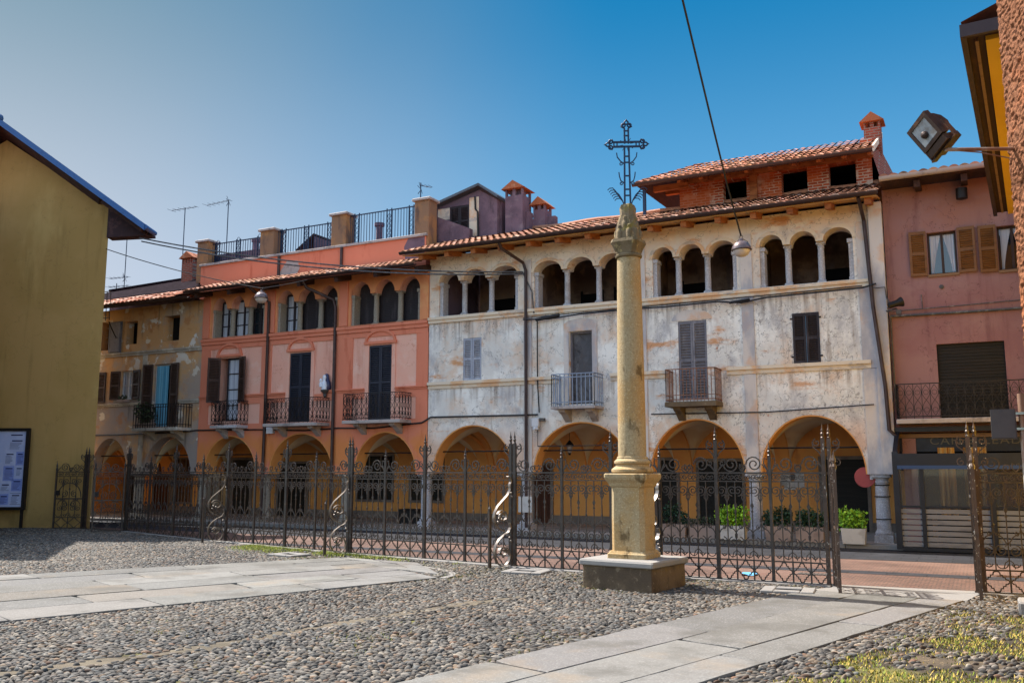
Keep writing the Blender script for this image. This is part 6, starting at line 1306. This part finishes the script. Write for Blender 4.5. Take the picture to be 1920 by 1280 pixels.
gfence = (Yv > fyl-1.1+.35*lownoise(X, Yv, 1.5, 21)) & (X < -9.2) & (X > -14.6); bare |= gfence & (RNG.random(X.shape) < .75)
keep &= ~bare
X, Yv = X[keep], Yv[keep]; nP = len(X); dist = np.hypot(X, Yv)
def dome(seg, rings):
    v = [(0, 0, 1.0)]
    for r_, z_ in rings: v += [(r_*math.cos(2*PI*j/seg), r_*math.sin(2*PI*j/seg), z_) for j in range(seg)]
    f = [(0, 1+j, 1+(j+1) % seg, 1+(j+1) % seg) for j in range(seg)]
    for k in range(len(rings)-1): f += [(1+k*seg+j, 1+(k+1)*seg+j, 1+(k+1)*seg+(j+1) % seg, 1+k*seg+(j+1) % seg) for j in range(seg)]
    return np.array(v), f
def pebble_mesh(sel, seg, rings, name):
    v0, f0 = dome(seg, rings); n = int(sel.sum()); x, y = X[sel], Yv[sel]
    big = RNG.random(n); la = RNG.uniform(.031, .048, n)*(1+.25*(big > .9)); wa_ = RNG.uniform(.014, .0215, n)*(1+.25*(big > .9)); hh = RNG.uniform(.018, .034, n)*np.clip(1+.35*lownoise(x, y, 1.7, 43), .45, 1.3)
    th = ang+RNG.normal(0, .33, n)+.35*lownoise(x, y, .9, 31); tx, ty = RNG.normal(0, .16, n), RNG.normal(0, .16, n)
    vx, vy, vz = v0[:, 0][None]*la[:, None], v0[:, 1][None]*wa_[:, None], v0[:, 2][None]*hh[:, None]
    k1 = 1+RNG.normal(0, .07, (n, v0.shape[0])); vx, vy = vx*k1, vy*k1; vz = vz+vx*tx[:, None]+vy*ty[:, None]
    V = np.stack([x[:, None]+vx*np.cos(th)[:, None]-vy*np.sin(th)[:, None], y[:, None]+vx*np.sin(th)[:, None]+vy*np.cos(th)[:, None], vz-.004], -1).reshape(-1, 3)
    nv = v0.shape[0]; tri = np.array([f[:3] for f in f0[:seg]]); qd = np.array(f0[seg:]) if len(f0) > seg else np.zeros((0, 4), int)
    off = (np.arange(n)*nv)[:, None, None]; T_ = (tri[None]+off).reshape(-1, 3); Q_ = (qd[None]+off).reshape(-1, 4)
    me = bpy.data.meshes.new(name); me.vertices.add(len(V)); me.vertices.foreach_set('co', V.ravel())
    me.loops.add(T_.size+Q_.size); me.loops.foreach_set('vertex_index', np.concatenate([T_.ravel(), Q_.ravel()]).astype(np.int32))
    me.polygons.add(len(T_)+len(Q_)); me.polygons.foreach_set('loop_start', np.concatenate([np.arange(len(T_))*3, T_.size+np.arange(len(Q_))*4]).astype(np.int32))
    me.polygons.foreach_set('use_smooth', np.ones(len(T_)+len(Q_), bool))
    pal = np.array([lin(c)[:3] for c in ('#86817b', '#736f6b', '#98928a', '#8a8078', '#64615f', '#94826f', '#9a8068', '#7a7c7c', '#aca396', '#8a6a55', '#524f4d')]); pw_ = np.array([5, 5, 4, 4, 3, 2.2, 1.4, 3, 1.4, .7, 2]); pw_ = pw_/pw_.sum()
    c = pal[RNG.choice(len(pal), n, p=pw_)]*RNG.uniform(.12, .64, (n, 1))*(1+.22*lownoise(x, y, .8, 41)[:, None]*np.array([1.0, .9, .75]))*np.array([1.06, 1.0, .92]); C = np.repeat(np.concatenate([np.clip(c, .01, .8), np.ones((n, 1))], 1), nv, 0)
    me.update(calc_edges=True); me.validate(); a = me.color_attributes.new('col', 'FLOAT_COLOR', 'POINT'); a.data.foreach_set('color', C.astype(np.float32).ravel()); me.materials.append(M['pebble'])
    o = bpy.data.objects.new(name, me); COL.objects.link(o); o['kind'] = 'stuff'; return o
ssd = [(x_, y_) for x_, y_ in sd if y_ < 12]; L_ = []; R_ = []
for i in range(60):
    yy = 3.6+(11.6-3.6)*i/59; xx = float(np.interp(yy, [p[1] for p in sd], [p[0] for p in sd])); wv = max(.01, .09+.07*math.sin(i*.9)+.06*math.sin(i*2.3+1)); L_.append((xx-wv-.04, yy)); R_.append((xx+wv+.02*math.sin(i*1.7), yy))
m = MB(); v = []
for (a, b), (c, d) in zip(L_, R_): v += [(a, b, .006), ((a+c)/2, (b+d)/2, .013), (c, d, .006)]
m.add(v, [(i*3+j, i*3+j+1, i*3+j+4, i*3+j+3) for i in range(59) for j in (0, 1)]); kind(m.build('sand', 'sand'), 'stuff')
near = dist < 11
pebble_mesh(near, 9, [(.42, .93), (.76, .68), (.97, .30), (1.0, -.15)], 'cobblestones'); pebble_mesh(~near, 7, [(.6, .82), (.97, .30), (1.0, -.2)], 'cobblestones')
def blades(name, x, y, l0, l1, cols, wd=.006):
    n = len(x); a = RNG.uniform(0, 2*PI, n); L = RNG.uniform(l0, l1, n); ln = RNG.uniform(.2, 1.1, n)*L; w = wd*RNG.uniform(.7, 1.5, n)
    p0 = np.stack([x-np.sin(a)*w, y+np.cos(a)*w, np.zeros(n)], -1); p1 = np.stack([x+np.sin(a)*w, y-np.cos(a)*w, np.zeros(n)], -1); p2 = np.stack([x+np.cos(a)*ln, y+np.sin(a)*ln, L], -1)
    V = np.stack([p0, p1, p2], 1).reshape(-1, 3); F_ = np.arange(3*n).reshape(-1, 3)
    me = bpy.data.meshes.new(name); me.from_pydata(V.tolist(), [], F_.tolist())
    pal = np.array([lin(c)[:3] for c in cols]); c = pal[RNG.integers(0, len(pal), n)]*RNG.uniform(.7, 1.25, (n, 1)); C = np.repeat(np.concatenate([c, np.ones((n, 1))], 1), 3, 0)
    at_ = me.color_attributes.new('col', 'FLOAT_COLOR', 'POINT'); at_.data.foreach_set('color', C.astype(np.float32).ravel()); me.materials.append(M['grassm'])
    o = bpy.data.objects.new(name, me); COL.objects.link(o); o['kind'] = 'stuff'; return o
n = 90000; x = RNG.uniform(-4, 1.6, n); y = RNG.uniform(4, 12.8, n); re2 = np.interp(y, [3.0, 13.5], [-3.4, -.32])
k = inview(x, y, 300, 150) & (x-re2 > .24+.3*lownoise(x, y, 1.6, 9)) & (lownoise(x, y, 2.6, 12)+.5*lownoise(x, y, 6, 14) > -.1+RNG.normal(0, .25, n)); blades('grass', x[k], y[k], .010, .036, ('#76782e', '#8b8038', '#667428', '#a58c44', '#6f7a2c', '#ab9550', '#b09a4c'))
n = 26000; x = RNG.uniform(-15, -8.6, n); fyx = np.interp(x, [p[0] for p in NODES], [p[1] for p in NODES]); y = fyx-.1-np.abs(RNG.normal(0, .42, n))
k = (lownoise(x, y, 1.5, 21)+.6*lownoise(x, y, 5, 4) > -.15+RNG.normal(0, .25, n)); 
for pth in PATHS: k &= ~inpoly(x, y, pth, .02)
blades('grass', x[k], y[k], .02, .06, ('#8f9640', '#7c8a38', '#a59d55', '#6f7c34'))
n = 60000; x = RNG.uniform(-14, -2.2, n); y = RNG.uniform(7, 14.4, n); k = inview(x, y) & (y < np.interp(x, [p[0] for p in NODES], [p[1] for p in NODES])-.1) & (lownoise(x, y, 1.1, 5)+.3*lownoise(x, y, 4, 8)+.9*np.clip(y-12.9, 0, 1) > .72+RNG.normal(0, .16, n))
for pth in PATHS: k &= ~inpoly(x, y, pth, .02)
blades('grass', x[k], y[k], .014, .042, ('#6f6f38', '#63692f', '#857a4a'))

# ------------------------------------------------------------------ light, sky, camera
SD = Vector((-.70, .07, 1.0)).normalized()
sl = bpy.data.lights.new('sun', 'SUN'); sl.energy = 4.2; sl.angle = R(.53); sl.color = (1, .95, .87); so = bpy.data.objects.new('sun', sl); COL.objects.link(so); so.location = (-20, 5, 30); so.rotation_euler = (-SD).to_track_quat('-Z', 'Y').to_euler()
w = bpy.data.worlds.new('World'); S.world = w; w.use_nodes = True; t = w.node_tree; bg = t.nodes['Background']
sky = nd(t, 'ShaderNodeTexSky', sky_type='NISHITA'); sky.sun_disc = False; sky.sun_elevation = math.asin(SD.z); sky.sun_rotation = math.atan2(SD.x, SD.y); sky.air_density = 1.0; sky.dust_density = 1.2; sky.ozone_density = 2.5
tc = nd(t, 'ShaderNodeTexCoord'); dt = nd(t, 'ShaderNodeVectorMath', operation='DOT_PRODUCT'); t.links.new(tc.outputs['Generated'], dt.inputs[0])
hz = nd(t, 'ShaderNodeTexNoise'); t.links.new(tc.outputs['Generated'], hz.inputs['Vector']); hz.inputs['Scale'].default_value = 2.2; hz.inputs['Detail'].default_value = 5; hz_ = hz.outputs[0]
sxy = nd(t, 'ShaderNodeSeparateXYZ'); t.links.new(tc.outputs['Generated'], sxy.inputs[0])
dt.inputs[1].default_value = (.889, .457, 0)
sa = rng_(t, mathn(t, 'ADD', dt.outputs['Value'], mathn(t, 'MULTIPLY', mathn(t, 'SUBTRACT', hz_, .5), .16)), -.52, .16); se = rng_(t, sxy.outputs['Z'], .16, .52)
lo_ = mixc(t, sa, (.58, .65, .77, 1), (.17, .48, .82, 1)); hi_ = mixc(t, sa, (.210, .345, .440, 1), (.008, .225, .52, 1)); fr_ = mixc(t, se, lo_, hi_)
k_ = nd(t, 'ShaderNodeVectorMath', operation='SCALE'); put(t, k_, 0, fr_); put(t, k_, 3, 2.526)
bk_ = nd(t, 'ShaderNodeVectorMath', operation='MULTIPLY'); put(t, bk_, 0, sky.outputs[0]); bk_.inputs[1].default_value = (1.05*1.08, 1.05, 1.05*.87)
ff = mathn(t, 'MULTIPLY', rng_(t, sxy.outputs['Y'], -.05, .40), rng_(t, sxy.outputs['Z'], .90, .62))
outc = mixc(t, ff, bk_.outputs[0], k_.outputs[0])
t.links.new(outc, bg.inputs['Color']); bg.inputs['Strength'].default_value = 0.15
cd = bpy.data.cameras.new('camera'); cd.sensor_width = 36; cd.lens = 36*1700/1920; cd.clip_end = 2000; cd.clip_start = .05
co = bpy.data.objects.new('camera', cd); COL.objects.link(co); co.location = (0, 0, 1.7); co.rotation_euler = (R(90)+pit, 0, yaw); S.camera = co
S.view_settings.view_transform = 'Standard'; S.view_settings.look = 'None'; S.view_settings.gamma = 1; S.view_settings.exposure = 1.4
S.render.engine = 'CYCLES'; S.cycles.max_bounces = 8; S.cycles.diffuse_bounces = 4; S.cycles.use_denoising = True; S.cycles.caustics_reflective = False; S.cycles.caustics_refractive = False
